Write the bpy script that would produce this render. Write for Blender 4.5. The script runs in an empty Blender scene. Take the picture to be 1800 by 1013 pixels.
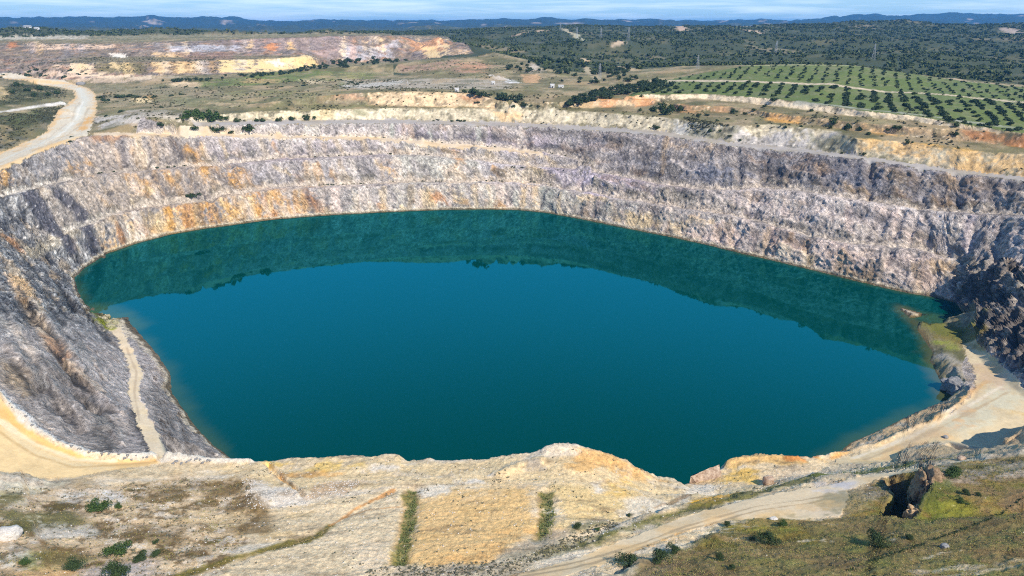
import bpy, math, random, time
import numpy as np
from mathutils import Vector, Matrix, geometry
T0=time.time()
RNG=np.random.default_rng(7); random.seed(7)
# ------------------------------------------------------------------ camera model
F=1250.0; PITCH=math.radians(20.2); CZ=150.0
cP,sP=math.cos(PITCH),math.sin(PITCH)
A=lambda l:np.array(l,float)
def ray(px,py):
    px=np.asarray(px,float); py=np.asarray(py,float)
    u=(px-900)/F; v=-(py-506.5)/F
    return u, cP+v*sP, -sP+v*cP
def at(px,py,z):
    dx,dy,dz=ray(px,py); t=(np.asarray(z,float)-CZ)/dz
    return np.stack([dx*t,dy*t,CZ+dz*t],-1)
def pz(l):
    a=A(l); return at(a[:,0],a[:,1],a[:,2])
def proj(P):
    P=np.asarray(P,float); x=P[...,0]; y=P[...,1]; z=P[...,2]-CZ
    dep=np.maximum(y*cP-z*sP,1.0); up=y*sP+z*cP
    return 900+F*x/dep, 506.5-F*up/dep
def polar(px,d,z):
    return (d*(px-900)/1332.0, float(d), float(z))
# ------------------------------------------------------------------ noise
_P=RNG.permutation(512).astype(np.int32); _P=np.concatenate([_P,_P,_P])
_G=RNG.normal(size=(512,3)).astype(np.float32); _G/=np.linalg.norm(_G,axis=1,keepdims=True)
def pn(x,y,z=None):
    x=np.asarray(x,np.float32); y=np.asarray(y,np.float32)
    z=np.zeros_like(x) if z is None else np.asarray(z,np.float32)
    xi=np.floor(x).astype(np.int32); yi=np.floor(y).astype(np.int32); zi=np.floor(z).astype(np.int32)
    xf=x-xi; yf=y-yi; zf=z-zi; xi&=511; yi&=511; zi&=511
    u=xf*xf*xf*(xf*(xf*6-15)+10); v=yf*yf*yf*(yf*(yf*6-15)+10); w=zf*zf*zf*(zf*(zf*6-15)+10)
    def g(a,b,c):
        h=_P[_P[_P[(xi+a)&511]+((yi+b)&511)]+((zi+c)&511)]
        gr=_G[h]; return gr[...,0]*(xf-a)+gr[...,1]*(yf-b)+gr[...,2]*(zf-c)
    def l(a,b,t): return a+t*(b-a)
    return l(l(l(g(0,0,0),g(1,0,0),u),l(g(0,1,0),g(1,1,0),u),v),l(l(g(0,0,1),g(1,0,1),u),l(g(0,1,1),g(1,1,1),u),v),w)*1.6
def fbm(x,y,z=None,o=4,s=1.0,off=0.0,g=.5):
    r=0; a=1.0; n=0; f=1.0/s
    for k in range(o):
        r=r+a*pn(x*f+off+k*17.3,y*f-off+k*5.1,None if z is None else z*f+k*9.7); n+=a; a*=g; f*=2.03
    return r/n*1.35
def sst(a,b,x):
    t=np.clip((x-a)/(b-a),0,1); return t*t*(3-2*t)
# ------------------------------------------------------------------ contour tools
def dens(pts,step=8.0):
    pts=np.asarray(pts,float); out=[pts[0]]
    for a,b in zip(pts[:-1],pts[1:]):
        n=max(1,int(np.hypot(*(b-a)[:2])/step))
        for k in range(1,n+1): out.append(a+(b-a)*k/n)
    return np.array(out)
def near_poly(P,low):
    best=np.full(P.shape[:-1],1e9); zz=np.zeros(P.shape[:-1])
    for a,b in zip(low[:-1],low[1:]):
        ab=b[:2]-a[:2]; L=ab@ab+1e-9
        t=np.clip(((P[...,:2]-a[:2])@ab)/L,0,1)
        q=a[:2]+t[...,None]*ab; d=np.hypot(P[...,0]-q[...,0],P[...,1]-q[...,1])
        m=d<best; best=np.where(m,d,best); zz=np.where(m,a[2]+t*(b[2]-a[2]),zz)
    return best,zz
def gsm(a,s):
    n=int(3*s); k=np.exp(-.5*(np.arange(-n,n+1)/s)**2); k/=k.sum()
    return np.convolve(np.pad(a,n,mode='edge'),k,'valid')
def solve(pix,low,slope,sm=5,step=8):
    """heights of a traced crest so that the face below it falls to the traced foot at the given slope"""
    p=dens(pix,step); T=math.tan(math.radians(slope)); zs=np.arange(0,110,.4)
    P=at(p[:,0][:,None],p[:,1][:,None],zs[None,:])
    D,zl=near_poly(P,low); g=P[...,2]-zl-D*T; g[P[...,2]<zl]=-1
    z=gsm(zs[np.argmax(g>=0,axis=1)],sm)
    return at(p[:,0],p[:,1],z)
def up(a,px,sl=5):
    x,y=proj(a); return solve(np.stack([x,y-px],-1),a,sl,step=1e9,sm=3)
def cut(a,x0=-1e9,x1=1e9):
    x,_=proj(a); return a[(x>=x0)&(x<=x1)]
# ------------------------------------------------------------------ the traced contours of the pit
Wfar=[(150,470),(190,445),(240,428),(300,412),(360,402),(420,394),(480,386),(540,381),(600,377),(660,374),(720,371),(780,369),(850,368),(910,369),(960,374),(1010,383),(1060,393),(1110,403),(1160,413),(1200,421),(1250,432),(1300,445),(1350,456),(1400,468),(1450,480),(1500,493),(1550,505),(1600,516),(1650,524),(1680,532),(1693,548)]
Wleft=[(405,806),(380,785),(350,757),(325,722),(303,690),(298,655),(275,620),(250,590),(232,570),(224,556),(218,546),(200,542),(178,544),(160,549),(150,535),(138,512),(130,490)]
Wpen=[(1690,556),(1665,560),(1640,553),(1610,547),(1583,540),(1600,560),(1612,580),(1625,600),(1640,620),(1635,635),(1645,655),(1655,672),(1675,690),(1678,697),(1640,712),(1600,728),(1565,747),(1540,758),(1500,775),(1475,792),(1455,801)]
NR=[(290,806,20),(340,805,20),(405,806,20),(450,808,20),(480,811,20),(520,802,21),(560,801,22),(640,799,22),(700,798,23),(718,808,21.5),(760,805,22),(800,806,22),(848,808,22),(880,800,23),(930,793,24),(970,787,25),(1000,786,25),(1030,792,24),(1060,800,22),(1100,812,20),(1130,828,17),(1170,840,14),(1200,850,12),(1213,848,11),(1262,828,11.5),(1270,806,13),(1300,802,13),(1340,800,13),(1400,801,12),(1440,801,10),(1458,797,8)]
z0=lambda l:[(x,y,0) for x,y in l]
nr=pz([p for p in dens(NR,10)])
hid=nr[3:-1].copy()
rr=hid[:,:2]/np.linalg.norm(hid[:,:2],axis=1,keepdims=True)
hid[:,:2]+=rr*(hid[:,2:3]*.5+.6); hid[:,2]=0
shore=np.concatenate([pz(z0(Wleft)),pz(z0(Wfar)),pz(z0(Wpen)),hid[::-1]])
base=pz(z0(Wfar)+[(1720,590,1),(1760,625,3),(1800,655,5),(1850,690,8),(1950,750,12),(2100,830,18)])
base_l=pz([(150,470,0),(130,490,0),(138,512,0),(158,545,0),(185,578,2),(205,595,3),(222,630,5.5),(228,655,8),(225,685,11),(230,715,14),(245,755,17),(262,790,20)])
b1=solve([(117,412),(160,398),(215,376),(250,370),(300,364),(350,359),(400,346),(422,345),(445,341),(470,335),(500,333),(560,332),(620,330),(680,327),(720,325),(780,325),(850,324),(930,325),(960,330),(1000,338),(1040,343),(1080,352),(1120,358),(1180,366),(1230,374),(1280,381),(1330,393),(1400,412),(1450,424),(1500,433),(1560,436),(1620,442),(1680,462),(1726,491),(1761,508),(1800,545),(1900,620)],base,56)
b1t=up(b1,6)
lw1=solve([(115,416),(80,428),(45,448),(32,480),(60,545),(100,615),(135,655),(190,705)],base_l,42)
lw1t=up(lw1,3,6)
b2=solve([(0,350),(80,330),(166,311),(240,304),(312,298),(417,291),(494,283),(545,282),(668,276),(744,277),(830,285),(900,294),(960,298),(1020,302),(1080,312),(1174,330),(1240,338),(1300,337),(1334,333),(1400,339),(1474,350),(1554,361),(1607,369),(1681,377),(1800,383),(1900,400)],np.concatenate([pz([(0,440,20)]),b1t]),52)
b2t=up(b2,5.5)
b3=solve([(-200,410),(-100,355),(0,300),(40,280),(80,264),(112,252),(140,242),(155,239),(200,238),(300,241),(391,240),(463,243),(553,244),(668,247),(744,254),(803,258),(844,262),(911,267),(962,274),(1000,280),(1040,292)],np.concatenate([pz([(-250,470,20)]),b2t]),48)
b3t=up(b3,5)
rd=solve([(240,204),(290,216),(340,221),(494,218),(700,216.5),(783,219),(911,222),(1039,229),(1168,238),(1286,257),(1420,269),(1548,285),(1666,303),(1800,318),(1950,340)],np.concatenate([b3t,cut(b2t,1085)]),48)
rdt=up(rd,6,2)
u1=solve([(330,206),(400,200),(481,196),(553,194),(620,192),(700,191),(783,191),(911,191),(1039,197),(1100,202),(1162,206),(1230,216),(1290,222),(1350,219),(1420,226),(1460,229),(1507,245),(1592,250),(1696,266),(1800,272),(1950,285)],rdt,42)
u2b=solve([(484,185),(560,182),(622,184),(700,186),(783,187),(855,188),(960,188),(1039,190),(1156,185),(1203,194),(1283,197),(1349,207),(1420,218),(1507,230),(1600,240),(1696,250),(1800,258),(1950,275)],u1,4)
u2=solve([(484,178),(560,170),(622,164),(680,161),(760,162),(824,164),(855,172),(900,178),(960,180),(1020,174),(1080,175),(1156,178),(1203,186),(1283,188),(1320,192),(1349,198),(1420,206),(1507,216),(1600,224),(1696,228),(1800,242),(1950,262)],u2b,40)
u3b=solve([(1100,174),(1138,174),(1245,175),(1360,186),(1420,194),(1518,206),(1607,214),(1696,226),(1800,238),(1950,256)],u2,5)
u3=solve([(1100,168),(1138,166),(1245,165),(1360,174),(1420,180),(1518,195),(1607,204),(1696,218),(1800,233),(1950,250)],u3b,35)
# ------------------------------------------------------------------ other traced lines with heights
L=[]                                    # list of world polylines that the ground passes through
for c in (b1,b1t,lw1,lw1t,b2,b2t,b3,b3t,rd,rdt,u1,u2b,u2,u3b,u3,nr): L.append(c)
L.append(np.concatenate([shore,shore[:1]]))
P3=lambda l:L.append(pz(l))
cen=shore.mean(0)
inn=cen+(shore-cen)*.93; inn[:,2]=-9; L.append(np.concatenate([inn,inn[:1]]))
inn=cen+(shore-cen)*.6; inn[:,2]=-14; L.append(np.concatenate([inn,inn[:1]]))
# left ramp, haul road, berm road
rampL=[(268,803,20),(262,790,19.3),(245,755,16.5),(230,715,13.5),(225,685,10.5),(228,655,7.8),(222,630,5.5),(205,595,3),(193,580,2)]
rampR=[(292,804,20),(280,762,16),(262,735,13.6),(245,700,11.2),(243,680,9.5),(250,655,7.2),(240,630,5.2),(228,605,3.6),(218,586,2.2),(212,574,1.5)]
P3(rampL); P3(rampR)
bermP=[(-120,630,44),(-60,662,38.5),(0,690,33),(30,722,30.5),(60,755,28),(100,778,26),(150,795,24),(200,800,22.4),(240,802,21),(268,803,20.2)]
P3(bermP)
bermIn=[(-120,640,43.3),(-60,672,37.8),(0,702,32.4),(30,735,29.9),(60,766,27.5),(100,789,25.5),(150,806,23.6),(200,811,22),(240,812,20.8),(290,812,20)]
P3(bermIn)
P3([(-150,832,37),(-60,831,33),(0,829,30.5),(60,840,28.5),(130,840,26),(200,826,23),(270,815,20.8)])
P3([(-150,836,43),(-60,833,39),(0,832,36),(60,843,32.5),(120,844,29),(200,831,24.6),(275,820,21.6),(360,816,20.8)])
P3([(-120,520,44),(-80,430,45),(-60,390,48)]); P3([(-200,560,55),(-260,470,60),(-330,420,62)])
hrL=[(-250,395,66),(-120,330,60),(0,270,58.5),(45,250,63),(80,235,66.5),(100,205,69),(118,185,71),(132,172,73),(130,160,75.5),(100,153,77),(60,148,78.5),(0,143,80),(-200,138,83)]
hrR=[(158,232,69.3),(165,205,70.5),(172,185,72.5),(168,165,75.5),(155,155,77),(130,148,78.5),(60,141,80),(0,138,81.5),(-200,133,84)]
P3(hrL); P3(hrR)
P3([(-250,330,78),(-120,275,76),(0,222,73.5),(60,208,74.5),(100,194,74.5),(112,187,73.5)])
P3([(-200,212,78),(0,196,75.5),(60,188,75),(112,180,74)])
P3([(-200,196,84),(0,182,79),(50,176,78),(100,168,77)]); P3([(-120,160,91),(0,152,86.5),(18,158,84),(35,172,79)])
P3([(-200,150,88),(0,147,82.5),(40,152,81)])
P3([(190,195,73),(250,190,76),(320,188,77.5),(400,187,78)]); P3([(190,160,77.5),(300,168,79),(420,172,80.5)])
P3([(210,145,80.5),(330,148,82),(480,150,84),(620,152,85.5),(760,150,87),(900,156,87)])
# spoil heap
H0=pz([(-200,140,87),(60,137,86),(200,135,86.5),(300,133,87),(400,130,87.5),(480,125,88.5),(540,118,89),(600,111,90),(700,108,89),(780,99,94),(835,93,99)]); L.append(H0)
H1=pz([(-200,116,100),(90,113,100),(200,110,101.5),(300,108,102),(400,106,102.5),(480,104,103),(540,101,103.5)]); L.append(H1)
H2=pz([(-200,104,104),(30,102,104),(200,100,105.5),(400,98.5,105.5),(540,98,105)]); L.append(H2)
H3=pz([(-250,74,123),(-50,72,125.5),(30,71,127),(130,76,122),(200,77,121.5),(280,75,123),(330,72,125.5),(400,70,128),(480,67,130.5),(560,64.5,132.5),(620,62.5,133.5),(700,62.5,133.5),(770,64,132),(797,74,122),(834,89,104)]); L.append(H3)
L.append(A([polar(x,1950,132) for x in (-300,0,250,500,700,760)]))
# mound in the middle
P3([(690,126,90),(760,136,88),(850,141,88),(930,148,87.5),(985,147,88)])
P3([(700,112,99),(760,107,102),(800,103.5,105.5),(850,99.5,108),(885,97.5,109),(925,106,103.5),(980,138,89.5)])
# orchard hill
P3([(1130,150,90),(1200,135,97),(1317,115,108),(1400,113,109),(1500,114.5,108.3),(1583,127,101),(1700,143,93),(1800,153,88.5),(1950,165,85)])
# wooded country and the far hills
def sky1(px): return np.interp(px,[-900,300,600,700,800,900,1000,1100,1200,1300,1400,1500,1560,1650,1720,1800,2600],[62,62,58,54,50,46,42,45,45,44,40,37,38,42,42,38,40])
def sky2(px): return np.interp(px,[-900,0,100,300,420,500,600,700,900,1050,1200,1400,1440,1530,1640,1800,2600],[30,33,30,30,33,37,36,36,33,33,36,36,33,26,25,25,30])
SC=[]
for px in range(-1500,3301,100):
    a=sky1(px); r=150+(45-a)*2600/1332.
    k=np.clip((px-700)/500.,0,1)
    if px>760 or px<-400: SC.append(polar(px,1560,100+8*k)); SC.append(polar(px,2000,113+10*k))
    if px>900: SC.append(polar(px,1150,92))
    SC.append(polar(px,2600,r)); SC.append(polar(px,3200,r-30)); SC.append(polar(px,4200,105)); SC.append(polar(px,6500,118))
    SC.append(polar(px,9500,150+(45-sky2(px))*9500/1332.)); SC.append(polar(px,12500,120)); SC.append(polar(px,17000,110))
# near ground
for l in ([(-200,880,41),(0,870,35),(200,858,27),(330,842,23),(450,838,23),(560,835,24.5),(700,840,25.5),(850,842,25.5),(1000,838,27),(1100,855,24),(1160,872,21),(1240,872,17),(1290,858,15.5),(1350,845,16),(1420,835,15.5),(1455,822,12)],
          [(-200,940,44),(0,930,40),(200,915,34),(400,905,30),(700,905,31),(960,905,33),(1100,915,30.5),(1190,895,26.5),(1280,874,23),(1350,860,20.5),(1440,836,18),(1570,812,13)],
          [(-300,1060,52),(0,1040,46),(300,1040,43),(660,1030,42),(850,1005,41.5),(1000,962,37),(1100,938,34.5),(1200,906,31),(1350,868,28),(1450,842,26),(1600,815,25),(1720,800,26),(1800,782,30),(1900,770,34)],
          [(890,1013,42),(1010,985,39.8),(1100,962,37.5),(1200,925,34.5),(1300,895,31.8),(1420,880,31),(1500,860,30.5),(1560,838,30.5),(1640,818,31),(1720,806,31.5),(1800,792,34),(1900,780,37)],
          [(1090,1012,44),(1125,990,42),(1200,958,38.5),(1245,935,35.5),(1262,925,34.5)],
          [(1094,1016,47),(1129,995,45),(1204,963,41.5),(1249,940,38.5),(1268,928,35.5),(1310,914,34.2),(1400,914,35.2),(1480,910,36.5),(1530,880,35)],
          [(1100,1060,53),(1300,1060,56),(1600,1060,60),(1950,1060,63)],
          [(1300,960,42),(1450,960,44),(1600,950,46),(1800,900,45),(1950,880,47)],
          [(1700,840,39),(1800,825,40),(1950,810,41)],
          [(1556,843,31),(1574,868,33),(1556,903,36.5)],[(1646,822,38),(1632,848,42),(1614,880,42.5),(1600,914,41)],
          [(-400,1300,66),(300,1300,62),(900,1300,62),(1500,1300,68),(2200,1300,74)],
          # right ramp, marsh and scarp
          [(1660,570,1),(1700,605,3),(1740,650,5.5),(1790,690,8),(1850,740,9)],[(1640,585,1),(1655,610,2),(1672,640,5),(1700,680,6.8),(1700,700,7),(1650,738,7.5),(1600,758,7.8),(1540,785,8),(1490,800,8.5),(1462,803,8.8)],
          [(1740,735,8.5),(1660,772,9),(1590,788,9.3),(1562,812,11)],[(1450,818,10.8),(1500,812,10),(1550,806,9.8)],
          [(1600,792,13),(1660,781,12),(1690,790,15),(1740,792,19),(1640,806,18)]):
    P3(l)
tl=pz([(1556,843,31),(1574,868,33),(1560,900,36)]); tr=pz([(1640,828,38),(1632,848,42),(1614,880,42.5)])
for f_,z_ in ((.12,21.),(.5,20.),(.80,22.)):
    q=tl+(tr-tl)*f_; q[:,2]=z_+A([0,1,3]); L.append(q)
lip=pz([(1666,779,10.2),(1700,783,13.5),(1740,785,18),(1762,782,21),(1768,762,24.5),(1800,745,27.5),(1860,715,30)]); L.append(lip)
ft=lip[1:].copy(); ft+= A([-1.6,1.6,0]); ft[:,2]=np.array([8.8,8.6,8.5,8.4,8.4,8.4]); L.append(ft)
SC+=[tuple(p) for p in pz([(195,553,1.6),(208,565,1.8),(182,562,1.8),(200,572,1.9),(1690,585,1.4),(1640,568,1.3),(1628,575,1.3),(1660,566,1.2)])]
SC+=[(x,y,z) for x,y,z in ((-120,60,60),(120,60,66),(-300,150,62),(300,150,60),(0,0,68),(-300,-200,70),(300,-200,70),(-1500,-2500,75),(1500,-2500,75),(-6000,0,90),(6000,0,90),(-9000,-3000,90),(9000,-3000,90),(330,300,50),(420,420,66),(-330,300,62),(-420,420,66),(0,-3000,80),(-14000,-1000,90),(14000,-1000,90))]
P3([(1588,542,1.3),(1606,552,1.7),(1624,562,1.9),(1645,572,1.9),(1690,582,1.7)])
# ------------------------------------------------------------------ triangulate, then sample on nested grids
def triangulate():
    V=[];E=[]
    for l in L:
        i=len(V); V+= [tuple(p) for p in l]; E+= [(i+k,i+k+1) for k in range(len(l)-1)]
    V+=SC
    V=np.array(V,float)
    vo,eo,fo,ov,oe,of=geometry.delaunay_2d_cdt([Vector((p[0],p[1])) for p in V],E,[],0,0.02)
    X=np.array([[v.x,v.y] for v in vo]); Z=np.zeros(len(X))
    ne=0
    for i,o in enumerate(ov):
        if o: Z[i]=V[list(o),2].mean()
        else: Z[i]=np.nan; ne+=1
    bad=np.where(np.isnan(Z))[0]
    S0=np.array([V[a] for a,b in E]); S1=np.array([V[b] for a,b in E])
    for i in bad:
        ab=S1[:,:2]-S0[:,:2]; t=np.clip(((X[i]-S0[:,:2])*ab).sum(1)/((ab**2).sum(1)+1e-9),0,1)
        q=S0+t[:,None]*(S1-S0); d=np.hypot(*(q[:,:2]-X[i]).T); k=np.argsort(d)[:2]; Z[i]=q[k,2].mean()
    print('tin',len(X),len(fo),'new',ne)
    return X,Z,np.array([list(f) for f in fo])
TX,TZ,TF=triangulate()
class Grid:
    def __init__(s,x0,x1,y0,y1,h):
        s.x0,s.y0,s.h=x0,y0,h; s.nx=int((x1-x0)/h)+1; s.ny=int((y1-y0)/h)+1
        Z=np.full((s.ny,s.nx),80.0,np.float32)
        a,b,c=TX[TF[:,0]],TX[TF[:,1]],TX[TF[:,2]]
        lo=np.minimum(np.minimum(a,b),c); hi=np.maximum(np.maximum(a,b),c)
        i0=np.maximum(np.ceil((lo-[x0,y0])/h-1e-6).astype(int),0); i1=np.minimum(np.floor((hi-[x0,y0])/h+1e-6).astype(int),[s.nx-1,s.ny-1])
        for k in np.where((i1>=i0).all(1))[0]:
            gx=x0+h*np.arange(i0[k,0],i1[k,0]+1); gy=y0+h*np.arange(i0[k,1],i1[k,1]+1)
            v0=b[k]-a[k]; v1=c[k]-a[k]; den=v0[0]*v1[1]-v0[1]*v1[0]
            if abs(den)<1e-9: continue
            dx=gx[None,:]-a[k,0]; dy=gy[:,None]-a[k,1]
            u=(dx*v1[1]-dy*v1[0])/den; w=(v0[0]*dy-v0[1]*dx)/den
            m=(u>=-1e-6)&(w>=-1e-6)&(u+w<=1+1e-6)
            z=TZ[TF[k,0]]*(1-u-w)+TZ[TF[k,1]]*u+TZ[TF[k,2]]*w
            sub=Z[i0[k,1]:i1[k,1]+1,i0[k,0]:i1[k,0]+1]; sub[m]=z[m]
        s.Z=Z
    def inside(s,x,y,m=0): return (x>s.x0+m)&(x<s.x0+(s.nx-1)*s.h-m)&(y>s.y0+m)&(y<s.y0+(s.ny-1)*s.h-m)
    def get(s,x,y,Z=None):
        Z=s.Z if Z is None else Z
        fx=np.clip((x-s.x0)/s.h,0,s.nx-1.001); fy=np.clip((y-s.y0)/s.h,0,s.ny-1.001)
        i=fx.astype(int); j=fy.astype(int); u=fx-i; v=fy-j
        return Z[j,i]*(1-u)*(1-v)+Z[j,i+1]*u*(1-v)+Z[j+1,i]*(1-u)*v+Z[j+1,i+1]*u*v
GN=Grid(-260,260,70,330,.5); GM=Grid(-720,860,50,1560,1.0); GF=Grid(-16000,16000,-3000,17000,40)
def blur(Z,n):
    for _ in range(n):
        Z=(np.roll(Z,1,0)+np.roll(Z,-1,0)+2*Z)/4; Z=(np.roll(Z,1,1)+np.roll(Z,-1,1)+2*Z)/4
    return Z
GF.Z=blur(GF.Z,2)
def smooth_above(G,n):
    b=blur(G.Z,n); G.Z=b
smooth_above(GN,1)
# gullies, ribs and ledges worked into the pit faces
def stroke_bump(P,h,w):
    lo=P[:,:2].min(0)-3*w; hi=P[:,:2].max(0)+3*w
    i0=max(int((lo[0]-GM.x0)/GM.h),0); i1=min(int((hi[0]-GM.x0)/GM.h)+1,GM.nx-1); j0=max(int((lo[1]-GM.y0)/GM.h),0); j1=min(int((hi[1]-GM.y0)/GM.h)+1,GM.ny-1)
    if i1<=i0 or j1<=j0: return
    X,Y=np.meshgrid(GM.x0+GM.h*np.arange(i0,i1),GM.y0+GM.h*np.arange(j0,j1)); D=np.full(X.shape,1e9)
    for a,b in zip(P[:-1,:2],P[1:,:2]):
        ab=b-a; t=np.clip(((X-a[0])*ab[0]+(Y-a[1])*ab[1])/(ab@ab+1e-9),0,1); D=np.minimum(D,(X-a[0]-t*ab[0])**2+(Y-a[1]-t*ab[1])**2)
    s_=GM.Z[j0:j1,i0:i1]; s_+=(h*np.exp(-D/w**2)*np.clip((s_-1)/4,0,1)).astype(np.float32)
def between(lo,up_l,x0,f0,x1,f1,n=5):
    lx,ly=proj(lo); ux,uy=proj(up_l); o1,o2=np.argsort(lx),np.argsort(ux); q=np.linspace(x0,x1,n); f=np.linspace(f0,f1,n)
    zl=np.interp(q,lx[o1],lo[o1,2]); zu=np.interp(q,ux[o2],up_l[o2,2]); yl=np.interp(q,lx[o1],ly[o1]); yu=np.interp(q,ux[o2],uy[o2])
    return at(q,yl+(yu-yl)*f,zl+(zu-zl)*f)
RB=np.random.default_rng(5)
for lo,up_l,xa,xb,ng,nl in ((base[:31],b1,200,1000,34,8),(base[:31],b1,1000,1690,22,26),(b1t,b2,160,1000,34,8),(b1t,b2,1000,1780,22,34),(b2t,b3,150,950,26,4),(b2t,rd,1060,1800,26,36),(b3t,rd,340,1000,16,4)):
    for _ in range(ng):
        q=RB.uniform(xa,xb); sh=RB.uniform(4,26) if q<900 else RB.uniform(-18,16); stroke_bump(between(lo,up_l,q,RB.uniform(.7,1.0),q+sh,RB.uniform(.0,.3)),RB.choice([-2.4,-1.8,-1.2,1.3,1.9]),RB.uniform(1.6,3.6))
    for _ in range(nl):
        q=RB.uniform(xa,xb); f=RB.uniform(.15,.85); stroke_bump(between(lo,up_l,q,f,q+RB.uniform(25,110),np.clip(f+RB.uniform(-.25,.1),.08,.92)),RB.choice([-1.6,1.4,2.0]),RB.uniform(1.3,2.4))
for l_,h_,w_ in (([(372,300,37),(400,330,22),(440,365,10),(468,388,1.5)],-2.5,3.0),([(345,296,40),(352,318,33),(372,345,22)],-3.,3.5),([(655,332,19),(700,352,10),(720,366,3)],-1.5,2.)):
    stroke_bump(pz(l_),h_,w_)
def hbase(x,y):
    x=np.asarray(x,float); y=np.asarray(y,float)
    z=GF.get(x,y)
    wm=np.clip(np.minimum(np.minimum(x-GM.x0,GM.x0+GM.h*(GM.nx-1)-x),np.minimum(y-GM.y0,GM.y0+GM.h*(GM.ny-1)-y))/80.,0,1)
    z=np.where(wm>0,z*(1-wm)+wm*GM.get(x,y),z)
    wn=np.clip(np.minimum(np.minimum(x-GN.x0,GN.x0+GN.h*(GN.nx-1)-x),np.minimum(y-GN.y0,GN.y0+GN.h*(GN.ny-1)-y))/8.,0,1)
    z=np.where(wn>0,z*(1-wn)+wn*GN.get(x,y),z)
    return z
# ------------------------------------------------------------------ from traced pixel to the place on the ground it shows
def hit(px,py,h=None):
    h=h or hbase
    px=np.atleast_1d(np.asarray(px,float)); py=np.atleast_1d(np.asarray(py,float))
    dx,dy,dz=ray(px,py); hor=np.hypot(dx,dy)
    t=np.full(px.shape,60.0); done=np.zeros(px.shape,bool); lo=t.copy()
    for k in range(900):
        g=h(dx*t,dy*t); below=(CZ+dz*t)<=np.maximum(g,0)
        newly=below&~done; done|=newly
        if done.all(): break
        adv=~done; lo=np.where(adv,t,lo); t=np.where(adv,t*1.006+.3,t)
        if t.max()>20000: break
    hi=t.copy()
    for k in range(22):
        m=(lo+hi)/2; b=(CZ+dz*m)<=np.maximum(h(dx*m,dy*m),0)
        hi=np.where(b,m,hi); lo=np.where(b,lo,m)
    return np.stack([dx*hi,dy*hi,CZ+dz*hi],-1)
def hits(l): a=A(l); return hit(a[:,0],a[:,1])
def pip(x,y,poly):
    r=np.zeros(x.shape,bool); n=len(poly)
    for i in range(n):
        x0,y0=poly[i][:2]; x1,y1=poly[(i+1)%n][:2]
        if y0==y1: continue
        c=((y0>y)!=(y1>y)); r^=c&(x<(x1-x0)*(y-y0)/(y1-y0)+x0)
    return r
def pdist(x,y,poly,closed):
    d=np.full(x.shape,1e9); P=np.asarray(poly)[:,:2]; n=len(P)
    for i in range(n if closed else n-1):
        a=P[i]; b=P[(i+1)%n]; ab=b-a; t=np.clip(((x-a[0])*ab[0]+(y-a[1])*ab[1])/(ab@ab+1e-9),0,1)
        d=np.minimum(d,(x-a[0]-t*ab[0])**2+(y-a[1]-t*ab[1])**2)
    return np.sqrt(d)
def near_idx(x,y,poly,m):
    P=np.asarray(poly); lo=P[:,:2].min(0)-m; hi=P[:,:2].max(0)+m
    return np.where((x>lo[0])&(x<hi[0])&(y>lo[1])&(y<hi[1]))[0]
# ------------------------------------------------------------------ berms, ditches and banks added to the ground
BUMPS=[]
def bump(pts,h,w,world=False):
    P=np.asarray(pts) if world else hits(pts); BUMPS.append((P,h,w))
bump([(-60,668),(0,694),(30,727),(60,759),(100,783),(150,800),(200,806),(240,806),(266,806)],2.0,1.6)
bump([(296,808),(340,809),(400,812),(440,813)],1.4,1.6)
bump([(1458,800),(1500,795),(1540,783),(1600,755),(1650,735),(1700,697),(1706,680)],1.3,1.2)
bump([(700,990),(712,950),(722,900),(726,858)],-1.0,2.2); bump([(945,945),(960,900),(962,862)],-1.0,2.2)
bump([(420,985),(500,955),(560,935),(610,905),(690,862)],-.5,1.5)
bump([(450,890),(448,858),(455,822)],1.5,4.0); bump([(470,880),(500,868),(520,868)],1.0,3.0)
bump([(470,818),(500,845),(532,872)],-1.6,.7); bump([(478,817),(507,843),(540,873)],.4,.7)
bump([(1040,958),(1100,930),(1200,897),(1350,864),(1440,836)],.8,2.0)
bump([(965,792),(1000,790),(1040,800),(1090,815),(1130,832)],1.5,3.0)
bump([(1275,812),(1330,806),(1400,806)],1.0,1.5)
bump([(880,836),(915,820),(950,812)],1.5,2.5)
RB2=np.random.default_rng(15); LEFTCR=[]
for _ in range(44):
    px_,py_=RB2.uniform(-5,185),RB2.uniform(430,730)
    if py_>620 and px_<(py_-620)*.9: continue
    l_=RB2.uniform(.5,1.3); pts=[(px_+l_*k*RB2.uniform(9,15),py_+l_*k*RB2.uniform(11,19)) for k in range(4)]; h_=RB2.choice([-2.2,-1.6,-1.2,1.2,1.8]); LEFTCR.append((pts,h_)); bump(pts,h_,RB2.uniform(1.2,2.6))
BL=[(b[0],b[1],b[2]) for b in BUMPS]
def hfull(x,y):
    x=np.asarray(x,float); y=np.asarray(y,float); sh=x.shape
    x=x.ravel(); y=y.ravel(); z=hbase(x,y)
    for P,h,w in BL:
        i=near_idx(x,y,P,3*w)
        if len(i): z[i]+=h*np.exp(-(pdist(x[i],y[i],P,False)/w)**2)
    return z.reshape(sh)
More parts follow.
